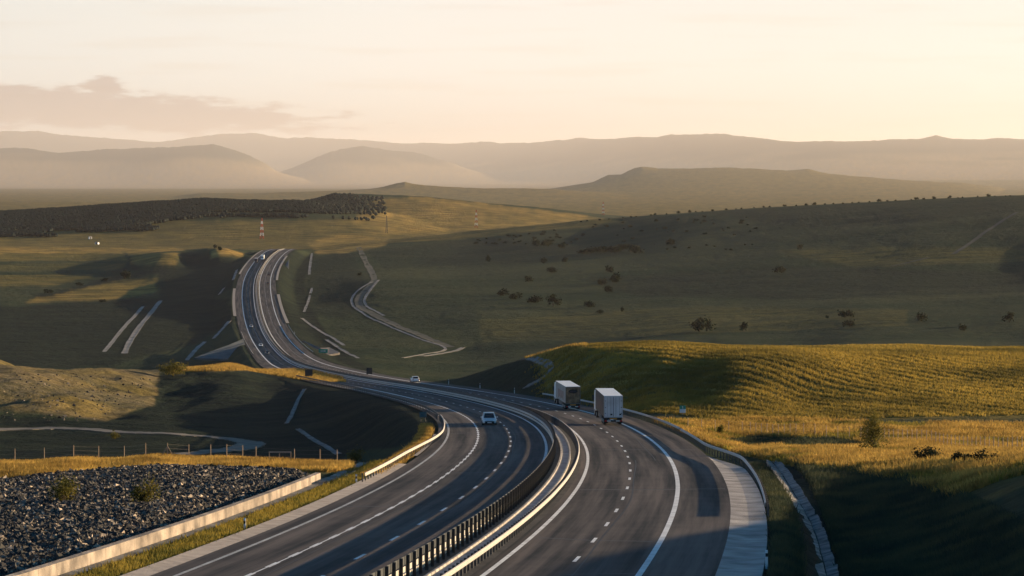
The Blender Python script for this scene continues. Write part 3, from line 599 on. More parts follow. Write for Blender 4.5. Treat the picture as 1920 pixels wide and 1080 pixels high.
tufts('grass', pr2, .2, .75, M['drygrass'], 'tall golden grass on the rough ground between motorway and field', 4, .06)
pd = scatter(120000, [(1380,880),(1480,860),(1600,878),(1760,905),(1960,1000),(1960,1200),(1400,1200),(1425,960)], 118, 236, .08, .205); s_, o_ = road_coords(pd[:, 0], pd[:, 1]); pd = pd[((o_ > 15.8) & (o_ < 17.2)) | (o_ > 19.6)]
tufts('grass', pd, .12, .5, M['shade_grass'], 'grass coloured dark for shade on the slope at the lower right', 4, .05)
pg = scatter(60000, [(640,905),(700,850),(800,790),(830,780),(835,830),(780,860),(700,910)], 215, 352, -.07, -.02); s_, o_ = road_coords(pg[:, 0], pg[:, 1]); pg = pg[(o_ < -14.6) & (o_ > -15.9) & (s_ < 335)]
tufts('grass', pg, .15, .5, M['drygrass'], 'yellow grass under the left roadside guardrail', 4, .05)
pk = scatter(130000, ZONES[1][0], 345, 540, .0, .22)
# crop in drilled rows
q = pk[:, 0] * math.cos(ROW) + pk[:, 1] * math.sin(ROW); sp = 3.1; q2 = (np.round(q / sp - .25) + .25) * sp + rng.normal(0, .62, len(q)); dq = q2 - q
pk[:, 0] += dq * math.cos(ROW); pk[:, 1] += dq * math.sin(ROW); pk[:, 2] = gz(pk[:, 0], pk[:, 1])
tufts('crop', pk, .12, .5, M['crop'], 'low yellow crop in rows on the rolling field', 3, .10, .3, .2)
pe = scatter(40000, ZONES[3][0], 440, 660, -.06, .03); tufts('grass', pe, .2, .8, M['drygrass'], 'sunlit golden grass on the rim of the road cutting', 3, .1)
pe = scatter(40000, ZONES[5][0], 640, 830, -.16, -.05); tufts('grass', pe, .2, .9, M['drygrass'], 'golden grass along the shaded embankment crest left of the motorway', 3, .12)
# ------------------------------------------------------------------ draped lines: tracks, ditches
def drape(name, pts, w, m, lift=.15, kind='structure', label=None, cat=None, ymin=90, ymax=3300, sub=10, sides=True):
    P = np.array([hit(x, y, ymin, ymax) for x, y in pts])[:, :2]
    t = np.arange(len(P)); tt = np.linspace(0, len(P) - 1, (len(P) - 1) * sub + 1)
    X = np.interp(tt, t, P[:, 0]); Y = np.interp(tt, t, P[:, 1])
    for _ in range(sub):
        X[1:-1] = (X[:-2] + 2*X[1:-1] + X[2:]) / 4; Y[1:-1] = (Y[:-2] + 2*Y[1:-1] + Y[2:]) / 4
    dx = np.gradient(X); dy = np.gradient(Y); l = np.hypot(dx, dy); nx, ny = -dy / l, dx / l
    wv = w * (.8 + .4 * rng.random(len(X))) / 2
    rows = []
    for f_, e in ((-1, -.6 if sides else 0), (-1, 0), (0, -.08), (1, 0), (1, -.6 if sides else 0)):
        xx = X + nx * wv * f_; yy = Y + ny * wv * f_; rows.append(np.stack([xx, yy, gz(xx, yy) + lift + e], 1))
    V = np.stack(rows, 1); n, k, _ = V.shape; ii = np.arange(n*k).reshape(n, k)
    o = npmesh(name, V.reshape(-1, 3), np.stack([ii[:-1, :-1], ii[:-1, 1:], ii[1:, 1:], ii[1:, :-1]], -1).reshape(-1, 4), m)
    if label: tag(o, label, cat)
    else: o['kind'] = kind
    return o
M['ditch'] = mat('ditch_concrete', (.12, .115, .10), .9, 0, .35, .12, col2=(.30, .275, .25))
M['earth'] = mat('trodden_earth', (.045, .043, .030), .95, 0, .4, .15, col2=(.10, .088, .062))
T1 = [(697,529),(680,538),(665,550),(658,563),(662,575),(680,588),(715,605),(760,625),(800,640),(830,649),(837,655),(825,660),(790,665),(755,671)]
T2 = [(710,525),(697,540),(686,555),(682,565),(690,577),(720,592),(760,611),(800,628),(850,646)]
T3 = [(868,652),(858,657),(830,663),(790,668)]
drape('ditch', T1, 1.5, M['ditch'], ymin=1000); drape('ditch', T2[:6], 1.7, M['ditch'], ymin=1000); drape('ditch', T3, 2.6, M['ditch'], ymin=1000)
drape('dirt_track', [(672,464),(685,490),(697,510),(703,525),(690,540),(674,556),(671,566),(678,580),(718,599),(760,618),(800,634),(845,651)], 5.0, M['earth'], .1, ymin=1000)
for pl, w in (([(268,575),(240,605),(215,635),(195,660)], 2.2), ([(301,564),(280,590),(262,612),(243,640),(233,663)], 3.0), ([(444,506),(437,525)], 2), ([(420,540),(411,552)], 2),
              ([(430,602),(400,635)], 2), ([(384,641),(370,652),(350,676)], 2), ([(566,597),(590,614),(625,634),(645,648)], 1.8), ([(612,637),(640,655),(672,672)], 1.8), ([(585,475),(581,500),(580,515)], 2), ([(585,540),(570,585)], 1.6)):
    drape('ditch', pl, w, M['ditch'], ymin=1000)
drape('gravel_track', [(-60,803),(100,803),(180,806),(240,812),(330,815),(400,820),(450,826),(476,833),(450,842),(390,849),(340,853)], 4.0, M['gravel'], .12, ymin=300, ymax=700)
for pl in ([(571,730),(555,760),(537,795)], [(558,805),(600,832),(636,852)]): drape('ditch', pl, .75, M['concrete_dark'], ymin=300, ymax=800)
drape('ditch', [(960,670),(1010,678),(1032,686),(1034,696),(1010,715),(985,726)], 1.1, M['concrete_dark'], .2, ymin=380, ymax=620)
drape('ditch', [(600,906),(640,893),(664,882)], 1.0, M['concrete_dark'], ymin=180, ymax=300)
M['scrub_line'] = mat('dark_scrub_soil', (.018, .022, .016), .95, 0, .4, .2)
for pl in ([(1908,398),(1870,420),(1840,440),(1810,462),(1788,476)], [(1672,499),(1705,492),(1742,483)]): drape('dirt_track', pl, 3.2, M['scrub_line'], .1, ymin=900)
# stepped concrete chute at the lower right
M['chute'] = mat('stained_concrete', (.07, .065, .06), .95, 0, .4, .9, col2=(.34, .31, .285), bump=.8, bscale=4)
def chute():
    c = [(1448,866),(1466,890),(1482,915),(1500,945),(1517,975),(1530,1005),(1540,1040),(1550,1082),(1558,1125)]
    P = np.array([hit(x, y, 100, 300) for x, y in c]); tt = np.linspace(0, len(P) - 1, 30)
    X, Y, Z = (np.interp(tt, np.arange(len(P)), P[:, i]) for i in range(3)); mb = MB()
    for i in range(len(tt) - 1):
        a = Vector((X[i], Y[i], Z[i])); b = Vector((X[i+1], Y[i+1], Z[i+1])); d = (b - a); d.z = 0; d.normalize(); nr = Vector((-d.y, d.x, 0))
        for s in (-1, 1):
            jz = rng.normal(0, .012); w0_, w1_ = .60 + rng.normal(0, .05), .60 + rng.normal(0, .05); jx = rng.normal(0, .02); e = .015 if rng.random() > .2 else -.05
            a2 = a - d * e; b2 = b + d * e
            top = [a2 + nr * (s * .03 + jx), b2 + nr * (s * .03 + jx), b2 + nr * (s * w1_ + jx), a2 + nr * (s * w0_ + jx)]
            hi = [.06, .06, .24, .24]; up = [q + Vector((0, 0, h_ + jz)) for q, h_ in zip(top, hi)]; lo = [q - Vector((0, 0, .3)) for q in top]
            mb.hexa((lo + up) if s > 0 else (lo[::-1] + up[::-1]))
    return tag(mb.build('drainage_chute', M['chute']), 'broken stepped concrete drainage chute running down the dark grass beside the road', 'drain')
chute()
# paved bridge slopes far down the road
def slab(name, pts, m, label, cat, y0=1000):
    P = [Vector(p) for p in pts]; n = (P[1] - P[0]).cross(P[2] - P[0]).normalized()
    if n.y > 0: n = -n
    mb = MB(); k = len(P); mb.add([p + n * .25 for p in P] + [p - n * .7 for p in P], [tuple(range(k)), tuple(range(k, 2*k))[::-1]] + [(i, (i+1) % k, k + (i+1) % k, k + i) for i in range(k)])
    return tag(mb.build(name, m), label, cat)
M['patch'] = mat('worn_paving', (.14, .125, .115), .9, 0, .3, .3)
M['ribbed'] = mat('ribbed_concrete', (.09, .10, .10), .9, 0, .25, .25)
slab('abutment_slope', [unp(457,636,1325), unp(428,648,1290), unp(392,661,1262), unp(364,672,1240), unp(466,676,1240)], M['ribbed'], 'grey paved concrete slope under the motorway beside the dark underpass', 'embankment')
slab('abutment_slope', [unp(542,486,2200), unp(541,515,2090), unp(532,524,2060), unp(533,500,2150)], M['ribbed'], 'small pale concrete slope at the far end of the motorway bend', 'embankment')
slab('sign_base', [unp(567,640,1345), unp(600,655,1290), unp(618,654,1300), unp(637,664,1270), unp(615,668,1262), unp(590,658,1290)], M['patch'], 'pale paved patch of concrete beside the bend with a green sign', 'paved patch')

# ------------------------------------------------------------------ vehicles (x = across, y = forward, z = up)
def wheel(parent, x, y, r, w, name='wheel'):
    t = MB(); t.tube((x - w/2, y, r), (x + w/2, y, r), r, n=18); o = t.build(name, M['rubber'], parent)
    k = MB(); sx = 1 if x > 0 else -1; k.tube((x + sx * (w/2 - .02), y, r), (x + sx * (w/2 + .015), y, r), r * .6, r * .5, 12); k.build('rim', M['steel'], o); return o
def make_car(label, cat, Y, o, reverse, paint, kind='hatch', group=None):
    p = RP(Y, o, .01); a = float(al_(Y)); root = empty('car', tuple(p), -a + (math.pi if reverse else 0)); tag(root, label, cat, group)
    L_, W, H = 4.4, 1.8, 1.48; hl = L_ / 2
    # side profile of the body: (y, half width, z bottom, z shoulder)
    prof = [(-hl, .72, .42, .78), (-hl + .12, .84, .26, .95), (-1.5, .90, .22, .98), (-.4, .90, .22, .96), (.6, .90, .22, .95), (1.35, .88, .22, .86), (hl - .25, .84, .24, .76), (hl - .05, .74, .30, .66), (hl, .66, .36, .58)]
    secs = []
    for y, w, z0, z1 in prof: secs.append([(-w * .92, y, z0), (w * .92, y, z0), (w, y, z0 + (z1 - z0) * .45), (w * .96, y, z1 - .06), (w * .8, y, z1), (-w * .8, y, z1), (-w * .96, y, z1 - .06), (-w, y, z0 + (z1 - z0) * .45)])
    b = MB().loft(secs).build('body', paint, root, smooth=False, bevel=.04)
    # cabin frame (paint) and glass set into it
    back = -hl + .25 if kind == 'hatch' else -hl + .75
    cab = [(back, .74, .93), (back + .45, .62, H - .06), (-.9, .60, H), (.15, .58, H - .03), (1.05, .72, .88)]
    roof = MB(); roof.loft([[(-w, y, z), (w, y, z), (w, y, z - .05), (-w, y, z - .05)] for y, w, z in cab[1:4]]); roof.build('roof', paint, root)
    gl = MB(); gl.loft([[(-w * .98 - (.10 if 0 < i < 4 else 0), y, .9), (w * .98 + (.10 if 0 < i < 4 else 0), y, .9), (w * .97, y, z - .03), (-w * .97, y, z - .03)] for i, (y, w, z) in enumerate(cab)]); gl.build('window', M['glass'], root)
    pil = MB()
    for s in (-1, 1):
        for (y0, w0, z0), (y1, w1, z1) in ((cab[0], cab[1]), (cab[4], cab[3])): pil.tube((s * w0, y0, z0), (s * (w1 + .01), y1, z1 - .02), .045, n=5)
        pil.tube((s * .80, -.4, .9), (s * .605, -.42, H - .03), .04, n=5)
    pil.build('pillar', paint, root)
    for s in (-1, 1):
        for y in (-1.35, 1.35): wheel(root, s * .80, y, .32, .22)
        pp = [(.42, hl - .12, .60), (.42, hl + .035, .60), (.86, hl - .14, .62), (.86, hl - .34, .62)]; q4 = [(s * x, y, z) for x, y, z in pp] + [(s * x * .99, y - .03, z + .15) for x, y, z in pp]
        h = MB(); h.hexa(q4 if s < 0 else q4[3::-1] + q4[:3:-1]); h.build('headlight', M['lamp'], root)
        t = MB(); t.box(min(s*.58, s*.82), max(s*.58, s*.82), -hl - .012, -hl + .2, .70, .88); t.build('taillight', M['red'], root)
        mi = MB(); mi.box(min(s*.92, s*1.08), max(s*.92, s*1.08), .72, .86, .92, 1.06); mi.build('mirror', paint, root)
    gr = MB(); gr.box(-.56, .56, hl - .06, hl + .03, .34, .60); gr.build('grille', M['dark'], root)
    bu = MB(); bu.box(-.80, .80, -hl - .03, -hl + .1, .28, .44); bu.box(-.80, .80, hl - .2, hl + .035, .2, .36); bu.build('bumper', M['dark'], root)
    for y, z in ((hl + .04, .38), (-hl - .035, .56)):
        k = MB(); k.box(-.26, .26, y - .008, y + .008, z, z + .11); k.build('number_plate', M['platewhite'], root)
    return root
def st(py, px):     # station and offset of the road point seen at a pixel
    lo, hi = 80., 2500.
    for _ in range(60):
        m_ = (lo * hi) ** .5
        s, o = road_coords(np.array([(px - 960) / F * m_]), np.array([m_])); z = g_(s)[0]
        if z < (HY - py) / F * m_: lo = m_
        else: hi = m_
    return float(s[0]), float(o[0])
def car_px(label, px, py, reverse, paint, kind='hatch', cat='car', lane=None, dy=0):
    s, o = st(py, px); return make_car(label, cat, s, lane if lane is not None else o, reverse, paint, kind, None)
car_px('nearest silver car coming towards the viewer on the left carriageway', 911.5, 796, True, M['silver'], lane=-7.4)
car_px('white car driving away beside the dark cutting on the right carriageway', 778, 717, False, M['white'], 'sedan')
car_px('pale car coming down the far bend, uppermost of the three oncoming cars there', 471, 614, True, M['silver'])
car_px('white car in the far bend just above a dark one', 489, 650, True, M['white'])
car_px('dark car with a pale bonnet following lowest of three in the far bend', 501, 664, True, M['black_paint'])
car_px('tiny dark car climbing the far right carriageway, nearer of two', 502.5, 533, False, M['black_paint'])
car_px('tiny dark car climbing the far right carriageway, farther of two', 504, 517, False, M['black_paint'], 'sedan')

def make_truck(label, Y, o, rear_plain, side_m, rear_m, reverse=False, cabm=None, scale=1.0):
    p = RP(Y, o, .01); a = float(al_(Y)); root = empty('truck', tuple(p), -a + (math.pi if reverse else .022)); tag(root, label, 'truck'); root.scale = (scale,)*3
    y0, y1, z0, z1, w = 0.0, 13.5, 1.12, 4.0, 1.27
    b = MB(); b.box(-w, w, y0 + .04, y1, z0, z1); b.build('trailer_box', side_m, root, bevel=.03); gk = MB(); gk.box(-w + .06, w - .06, y0 - .004, y0 + .039, z0 + .06, z1 - .1); gk.build('door_gasket', M['dark'], root)
    r = MB(); r.box(-w - .012, w + .012, y0 + .02, y1 + .02, z1 + .002, z1 + .05); r.build('roof', M['white'], root)
    fr = MB()
    fr.box(-w - .02, w + .02, y0 - .02, y0 + .06, z1 - .10, z1); fr.box(-w - .02, w + .02, y0 - .02, y0 + .06, z0 - .05, z0 + .06)
    for s in (-1, 1): fr.box(min(s*(w - .06), s*(w + .02)), max(s*(w - .06), s*(w + .02)), y0 - .02, y0 + .06, z0 + .06, z1 - .10)
    fr.build('rear_frame', M['trailer'] if rear_plain else M['concrete_dark'], root)
    for s in (-1, 1):
        d = MB(); d.box(min(s*.03, s*(w - .10)), max(s*.03, s*(w - .10)), y0 - .012, y0 + .035, z0 + .07, z1 - .11); dr = d.build('rear_door', rear_m, root)
        h = MB(); h.tube((s*.35, y0 - .035, z0 + .1), (s*.35, y0 - .035, z1 - .15), .018, n=5); h.tube((s*.85, y0 - .035, z0 + .1), (s*.85, y0 - .035, z1 - .15), .018, n=5)
        for zz in (1.6, 2.4, 3.3): h.box(min(s*1.02, s*1.2), max(s*1.02, s*1.2), y0 - .03, y0 - .013, zz, zz + .08)
        h.build('lock_bar', M['steel_dark'], dr)
    if rear_plain:
        for x, z in ((-.28, 1.38), (.95, 1.38)):
            s_ = MB(); s_.box(x - .14, x + .14, y0 - .022, y0 - .014, z, z + .2); s_.build('sticker', M['dark'], root)
    else:   # dark oval emblem on the rear doors
        e = MB(); n = 28; e.add([(.78 * math.cos(t), y0 - .055, 3.22 + .36 * math.sin(t)) for t in [2*math.pi*i/n for i in range(n)]] + [(.78 * math.cos(t), y0 - .045, 3.22 + .36 * math.sin(t)) for t in [2*math.pi*i/n for i in range(n)]],
              [tuple(range(n))] + [(i, (i+1) % n, n + (i+1) % n, n + i) for i in range(n)]); em = e.build('emblem', M['dark'], root)
        b2 = MB(); b2.box(-.5, .5, y0 - .062, y0 - .056, 3.12, 3.3); b2.build('emblem_band', M['blue_dark'], em)
    if side_m is not M['trailer'] or not rear_plain:
        g2 = MB()
        for k in range(5): g2.box(-w - .014, -w - .004, 3.0 + k * 1.5, 4.1 + k * 1.5, 1.5 + .25 * (k % 2), 3.0)
        g2.build('side_graphic', M['side_print2'] if rear_plain else M['side_print'], root)
    ch = MB(); ch.box(-.5, .5, .3, 13.0, .78, 1.1); ch.box(-1.2, 1.2, .05, .3, .85, 1.08); ch.build('chassis', M['dark'], root)
    bm = MB(); bm.box(-1.22, 1.22, -.02, .12, .48, .70); bp = bm.build('bumper', M['dark'], root)
    rf = MB(); rf.box(-1.1, -.35, -.034, -.022, .53, .65); rf.box(.35, 1.1, -.034, -.022, .53, .65); rf.build('reflector', M['platewhite'], bp)
    for s in (-1, 1):
        t = MB(); t.box(min(s*.88, s*1.2), max(s*.88, s*1.2), -.05, -.036, .5, .68); t.build('taillight', M['red'], root)
        f_ = MB(); f_.box(min(s*.72, s*1.2), max(s*.72, s*1.2), .28, .32, .25, .8); f_.build('mud_flap', M['rubber'], root)
    pl = MB(); pl.box(-.5, .5, .0, .03, .80, .98); pl.build('number_plate', M['orange'], root)
    for y in (1.4, 2.7, 4.0): 
        for s in (-1, 1): wheel(root, s * 1.04, y, .5, .40)
    for s in (-1, 1):
        sk = MB(); sk.box(min(s*1.2, s*1.25), max(s*1.2, s*1.25), 5.0, 9.6, .5, 1.05); sk.build('side_guard', M['steel_dark'], root)
    # tractor unit
    cabm = cabm or M['white']
    cb = MB(); cb.loft([[(-1.22, y, z_), (1.22, y, z_), (1.22, y, zt), (-1.22, y, zt)] for y, z_, zt in ((14.1, .9, 3.6), (15.4, .6, 3.7), (16.0, .5, 3.2), (16.25, .45, 2.0))]); cab = cb.build('cab', cabm, root, bevel=.08)
    ws = MB(); ws.hexa([(-1.05, 16.0, 2.05), (1.05, 16.0, 2.05), (1.05, 16.27, 2.05), (-1.05, 16.27, 2.05), (-1.0, 15.8, 2.95), (1.0, 15.8, 2.95), (1.0, 16.09, 2.95), (-1.0, 16.09, 2.95)]); ws.build('windscreen', M['glass'], cab)
    for s in (-1, 1):
        mi = MB(); mi.box(min(s*1.26, s*1.5), max(s*1.26, s*1.5), 15.9, 16.0, 2.1, 2.9); mi.build('mirror', M['dark'], cab)
        hd = MB(); hd.box(min(s*.7, s*1.1), max(s*.7, s*1.1), 16.2, 16.29, .75, .95); hd.build('headlight', M['lamp'], cab)
    tc = MB(); tc.box(-.5, .5, 11.3, 15.5, .6, .95); tc.build('tractor_frame', M['dark'], root)
    for y in (12.3, 15.2):
        for s in (-1, 1): wheel(root, s * 1.03, y, .5, .42)
    return root
M['side_print2'] = mat('dim_side_print', (.10, .05, .05), .6, 0, .4, 1.2)
M['side_print'] = mat('faded_side_print', (.30, .17, .14), .6, 0, .4, 1.2)
M['side_grey'] = mat('dark_side_curtain', (.04, .034, .035), .6, 0, .3, 1.0)
M['side_pale'] = mat('pale_side_curtain', (.38, .33, .29), .6, 0, .12, .6)
M['rear_print'] = mat('brown_printed_door', (.20, .135, .075), .6, 0, .7, 1.3)
s, o = st(797.5, 1148); make_truck('right-hand truck with plain white rear doors and dark printed side curtain', s, 7.85, True, M['side_grey'], M['trailer'], scale=.9)
s, o = st(769, 1066); make_truck('truck ahead with brown printed rear doors bearing a dark oval emblem', s, 8.5, False, M['side_pale'], M['rear_print'], scale=.86)
s, o = st(486, 500); make_truck('white truck coming over the far crest at the end of the motorway', s - 6, -3.9, True, M['trailer'], M['trailer'], True)
s, o = st(491, 485); make_truck('dark truck in the slow lane near the far crest of the motorway', s - 4, -7.6, True, M['blue_dark'], M['blue_dark'], True, M['blue_dark'], .85)

# ------------------------------------------------------------------ signs, markers
def sign(name, label, pos, w, h, base, m_face, m_back=None, cat='road sign', posts=1, yaw=0, mark=None):
    root = empty(name, tuple(pos), yaw); tag(root, label, cat)
    p = MB()
    for k in range(posts):
        x = 0 if posts == 1 else (-w * .32 + k * w * .64); p.tube((x, .05, -.4), (x, .05, base + h), .045, n=8)
    p.build('post', M['steel_dark'], root)
    b = MB(); b.box(-w/2, w/2, -.025, .0, base, base + h); pn = b.build('panel', m_face, root, bevel=.01)
    r = MB(); r.box(-w/2 + .05, w/2 - .05, .0, .03, base + h*.25, base + h*.25 + .05); r.box(-w/2 + .05, w/2 - .05, .0, .03, base + h*.72, base + h*.72 + .05); r.build('rail', M['steel_dark'], pn)
    return root, pn
pA = hit(579, 709, 600, 900); sign('road_sign', 'dark square road sign on the left shoulder where the motorway narrows behind the bank', pA, 2.0, 2.2, .15, M['sign_back'], posts=2)
pB = hit(692.5, 703, 560, 800); sign('road_sign', 'dark square road sign at the end of the golden rim of the cutting', pB, 1.6, 1.8, .2, M['sign_back'], posts=2)
pC = RP(352, -15.4, -.9); pC[2] = gz(pC[0], pC[1])[0]; r_, pn = sign('road_sign', 'small teal sign seen from behind beside the left guardrail', pC, .95, .7, .55, M['teal'], posts=2)
pD = hit(1280, 779, 250, 500); r_, pn = sign('marker_sign', 'small marker board with green upper half and white lower half in the golden grass', pD, .82, .52, .35, M['white'])
gsg = MB(); gsg.box(-.41, .41, -.027, .002, .872, 1.35); gsg.build('upper_panel', M['green'], r_)
dg = MB(); dg.box(-.03, .05, -.034, -.029, .98, 1.24); dg.box(-.10, .05, -.034, -.029, 1.19, 1.24); dg.box(-.1, .12, -.034, -.029, .95, .985); dg.build('numeral', M['white'], r_)
pE = np.array(unp(606, 664, 1235)); r_, pn = sign('direction_sign', 'green direction sign standing on the pale paved patch beside the far bend', pE, 4.2, 1.9, .5, M['green'], posts=2)
ar = MB(); ar.box(-1.2, .6, -.034, -.027, 1.35, 1.55); ar.add([(.6, -.034, 1.15), (1.2, -.034, 1.45), (.6, -.034, 1.75)], [(0, 1, 2)]); ar.build('arrow', M['white'], pn)
# white delineator posts
def delineator(label, pos, h=.95):
    root = empty('delineator_post', tuple(pos)); tag(root, label, 'marker post', 'white marker posts along the road edges')
    a = MB(); a.hexa([(-.07, -.05, -.1), (.07, -.05, -.1), (.07, .05, -.1), (-.07, .05, -.1), (-.06, -.04, h - .05), (.06, -.04, h - .05), (.06, .04, h), (-.06, .04, h)]); b = a.build('post', M['white'], root)
    k = MB(); k.box(-.062, .062, -.056, -.046, h - .33, h - .15); k.build('band', M['dark'], b); return root
delineator('short white marker post in the verge beside the low wall', (lambda p: (p[0], p[1], p[2]))(hit(459, 995, 120, 260)), .75)
delineator('white marker post at the near end of the sunlit left guardrail', hit(668, 909, 120, 300), .8)
delineator('white marker post on the right shoulder just past the white car', RP(604, 13.7, 0)); delineator('white marker post against the dark cutting, middle one of three', RP(555, 13.7, 0))
delineator('white marker post nearest the start of the right-hand guardrail', RP(507, 13.7, 0)); delineator('lone white marker post on the outside of the far bend', RP(1405, 14.2, 0), 1.5)
delineator('white marker post at the foot of the concrete apron', RP(137, 15.5, -.1), .9)

# ------------------------------------------------------------------ fences
def fence(label, pix, h, step, ymin, ymax, sag=False, posts=None, braced=None):
    P = np.array([hit(x, y, ymin, ymax) for x, y in pix]); l = np.concatenate([[0], np.cumsum(np.hypot(np.diff(P[:, 0]), np.diff(P[:, 1])))])
    root = empty('wire_fence', tuple(P[0])); tag(root, label, 'fence'); inv = Matrix.Translation(-Vector(P[0]))
    if posts is None:
        ds = np.arange(0, l[-1], step); XY = np.stack([np.interp(ds, l, P[:, 0]), np.interp(ds, l, P[:, 1])], 1)
    else: XY = P[:, :2]
    z = gz(XY[:, 0], XY[:, 1]); first = None; pts = []
    for i in range(len(XY)):
        b = Vector((XY[i, 0], XY[i, 1], z[i]))
        if first is None: first = MB().tube((0, 0, -.3), (0, 0, h), .045, .04, 6).build('post', M['wood'], root); q = first
        else: q = first.copy(); C.objects.link(q); q.parent = root
        q.matrix_parent_inverse = inv; q.location = b; pts.append(b)
    w = MB()
    for k in range(4):
        zz = h * (.2 + .24 * k)
        for i in range(len(pts) - 1): w.tube(pts[i] + Vector((0, 0, zz)), pts[i+1] + Vector((0, 0, zz)), .004, n=3, cap=False)
    ww = w.build('wire', M['wire'], root); ww.matrix_parent_inverse = inv
    if braced is not None:
        bb = MB(); b = pts[braced]
        for dx in (-.75, .75): bb.tube(b + Vector((dx, .1, -.1)), b + Vector((0, 0, h * .8)), .045, n=5)
        q = bb.build('brace', M['wood'], root); q.matrix_parent_inverse = inv
    return root
fence('wire fence with slim posts and one braced post on the grassy crest above the rocks', [(-30,870),(28,868),(83,866),(138,866),(185,863),(233,863),(273,862),(314,862),(354,862),(395,863),(425,864),(455,864),(480,865),(552,868),(600,868),(632,869)], 1.5, 0, 205, 243, posts=True, braced=7)
fence('long wire fence with thin posts through the golden grass below the field', [(1290,806),(1400,813),(1500,818),(1620,825),(1750,835),(1925,850)], 1.5, 1.7, 240, 345)
fr_ = empty('gate_frame', tuple(hit(525, 868, 205, 262))); tag(fr_, 'pale goalpost-shaped metal frame standing in the fence line on the crest', 'frame')
for x in (-.95, -.05, .95): MB().box(x - .035, x + .035, -.035, .035, -.3, .92 if x != -.05 else .84).build('upright', M['wood'], fr_)
MB().box(-.99, .99, -.04, .04, .92, 1.0).build('crossbar', M['concrete_pale'], fr_)

# ------------------------------------------------------------------ trees and bushes
def leaf_cloud(n, rx, ry, rz, size, lumps=9, seed=0):
    r = np.random.default_rng(seed); cl = r.normal(0, .42, (lumps, 3)); cl[:, 2] = np.abs(cl[:, 2]) * .9 - .15
    k = r.integers(0, lumps, n); p = cl[k] + r.normal(0, .23, (n, 3)); p[:, 2] = np.maximum(p[:, 2], -.42)
    p = p * np.array([rx, ry, rz]) + np.array([0, 0, rz * .62])
    d1 = r.normal(size=(n, 3)); d1 /= np.linalg.norm(d1, axis=1)[:, None]; d2 = np.cross(d1, r.normal(size=(n, 3))); d2 /= np.linalg.norm(d2, axis=1)[:, None]
    s = size * (.6 + .8 * r.random((n, 1))); v = np.stack([p - d1 * s, p + d2 * s * .6, p + d1 * s, p - d2 * s * .6], 1)
    return v.reshape(-1, 3), np.arange(n * 4).reshape(-1, 4)
PROTO = []
for k in range(5):
    v, f = leaf_cloud(420, 1.0, 1.0, 1.0, .16, 7 + k, 100 + k); PROTO.append((v, f))
_cache = {}
def bush(name, label, px, py, wpx, hpx, cat='bush', group=None, ymin=1000, ymax=3300, m='bush', parts=True, kindk=None, pos=None):
    p = hit(px, py, ymin, ymax) if pos is None else pos; sc = p[1] / F; k = random.randrange(5) if kindk is None else kindk
    root = empty(name, (p[0], p[1], p[2] - .1)); root.rotation_euler[2] = random.random() * 6.28; root.scale = (wpx * sc * .74, wpx * sc * .74, hpx * sc * .84)
    key = (k, m)
    if key in _cache:
        for src in _cache[key]:
            c = src.copy(); C.objects.link(c); c.parent = root
    else:
        a = npmesh('crown', *PROTO[k], M[m], root); t = MB(); t.tube((0, 0, -.1), (0.03, 0, .55), .07, .035, 5); t.tube((0, 0, .15), (.3, .1, .6), .04, .015, 4); t.tube((0, 0, .2), (-.25, -.1, .65), .04, .015, 4)
        _cache[key] = (a, t.build('trunk', M['bark'], root))
    return tag(root, label, cat, group)
HB = [(1311,622,23,20,'largest round dark bush standing alone low on the shaded hillside'),(1395,622,9,13,'slim dark sapling just beside the largest round hillside bush'),(1584,596,17,12,'spreading dark bush, upper one of a pair low on the right hillside'),
 (1594,613,14,11,'round dark bush, lower one of a pair low on the right hillside'),(1726,603,14,14,'single upright dark bush between the pair and the edge of the hillside'),(1805,620,11,11,'small dark bush close above the sunlit field ridge'),
 (1893,605,16,14,'dark bush nearest the right-hand border of the hillside'),(1551,597,5,5,'tiny dark shrub left of the pair low on the hillside'),(1037,575,17,16,'tallest dark bush at the lower end of the slanting row'),
 (1002,568,17,11,'wide dark bush second from the lower end of the slanting row'),(967,561,19,10,'flat dark bush in the middle of the slanting row'),(940,555,17,11,'dark bush at the upper end of the slanting row'),
 (1106,576,12,10,'dark bush standing apart beyond the lower end of the slanting row'),(1124,588,9,6,'low dark shrub just under the bush beyond the slanting row'),(1167,585,5,8,'tiny upright shrub by itself below the cluster of four'),
 (1140,548,10,11,'dark bush at the bottom of the cluster of four'),(1129,535,12,11,'dark bush on the near side of the cluster of four'),(1155,530,16,15,'biggest dark bush in the cluster of four'),(1143,511,12,11,'dark bush at the top of the cluster of four'),
 (1035,511,11,9,'dark bush alone in mid slope above the slanting row'),(990,529,11,9,'small triangular bush between slanting row and mid slope'),(1020,494,9,9,'small upright bush, one of two near each other below the thicket'),(1059,492,7,9,'slim upright bush, the other of two below the thicket'),
 (917,491,8,10,'small dark bush closest to the dirt track on the upper slope'),(1465,512,13,10,'faint round bush alone in the middle of the big hillside'),(1501,469,9,8,'compact dark bush high on the plain right part of the hill'),
 (1258,459,10,10,'dark bush alone high on the hill above the thicket'),(1005,462,11,12,'dark upright bush at the beginning of the hilltop hedge'),(1026,462,13,10,'wider dark bush next in the hilltop hedge'),(1052,466,9,8,'low dark bush ending the hilltop hedge'),
 (675,517,6,5,'little bush beside the dirt track above its sharp bend'),(235,524,13,14,'dark tree standing in the hedge between the left fields'),(148,536,9,5,'low hedge bush between the left fields'),(90,550,13,6,'low spreading hedge bush at the far left fields'),(197,528,11,5,'flat hedge bush beside the dark tree of the left fields'),
 (192,567,7,5,'small bush on the lower edge of the pale stubble strip'),(412,470,6,7,'small dark bush on the golden knoll left of the far road end'),(404,466,4,6,'thin dark shrub beside the bush on the golden knoll')]
for x, y, w, h, lb in HB: bush('bush', lb, x, y, w, h, ymin=900)
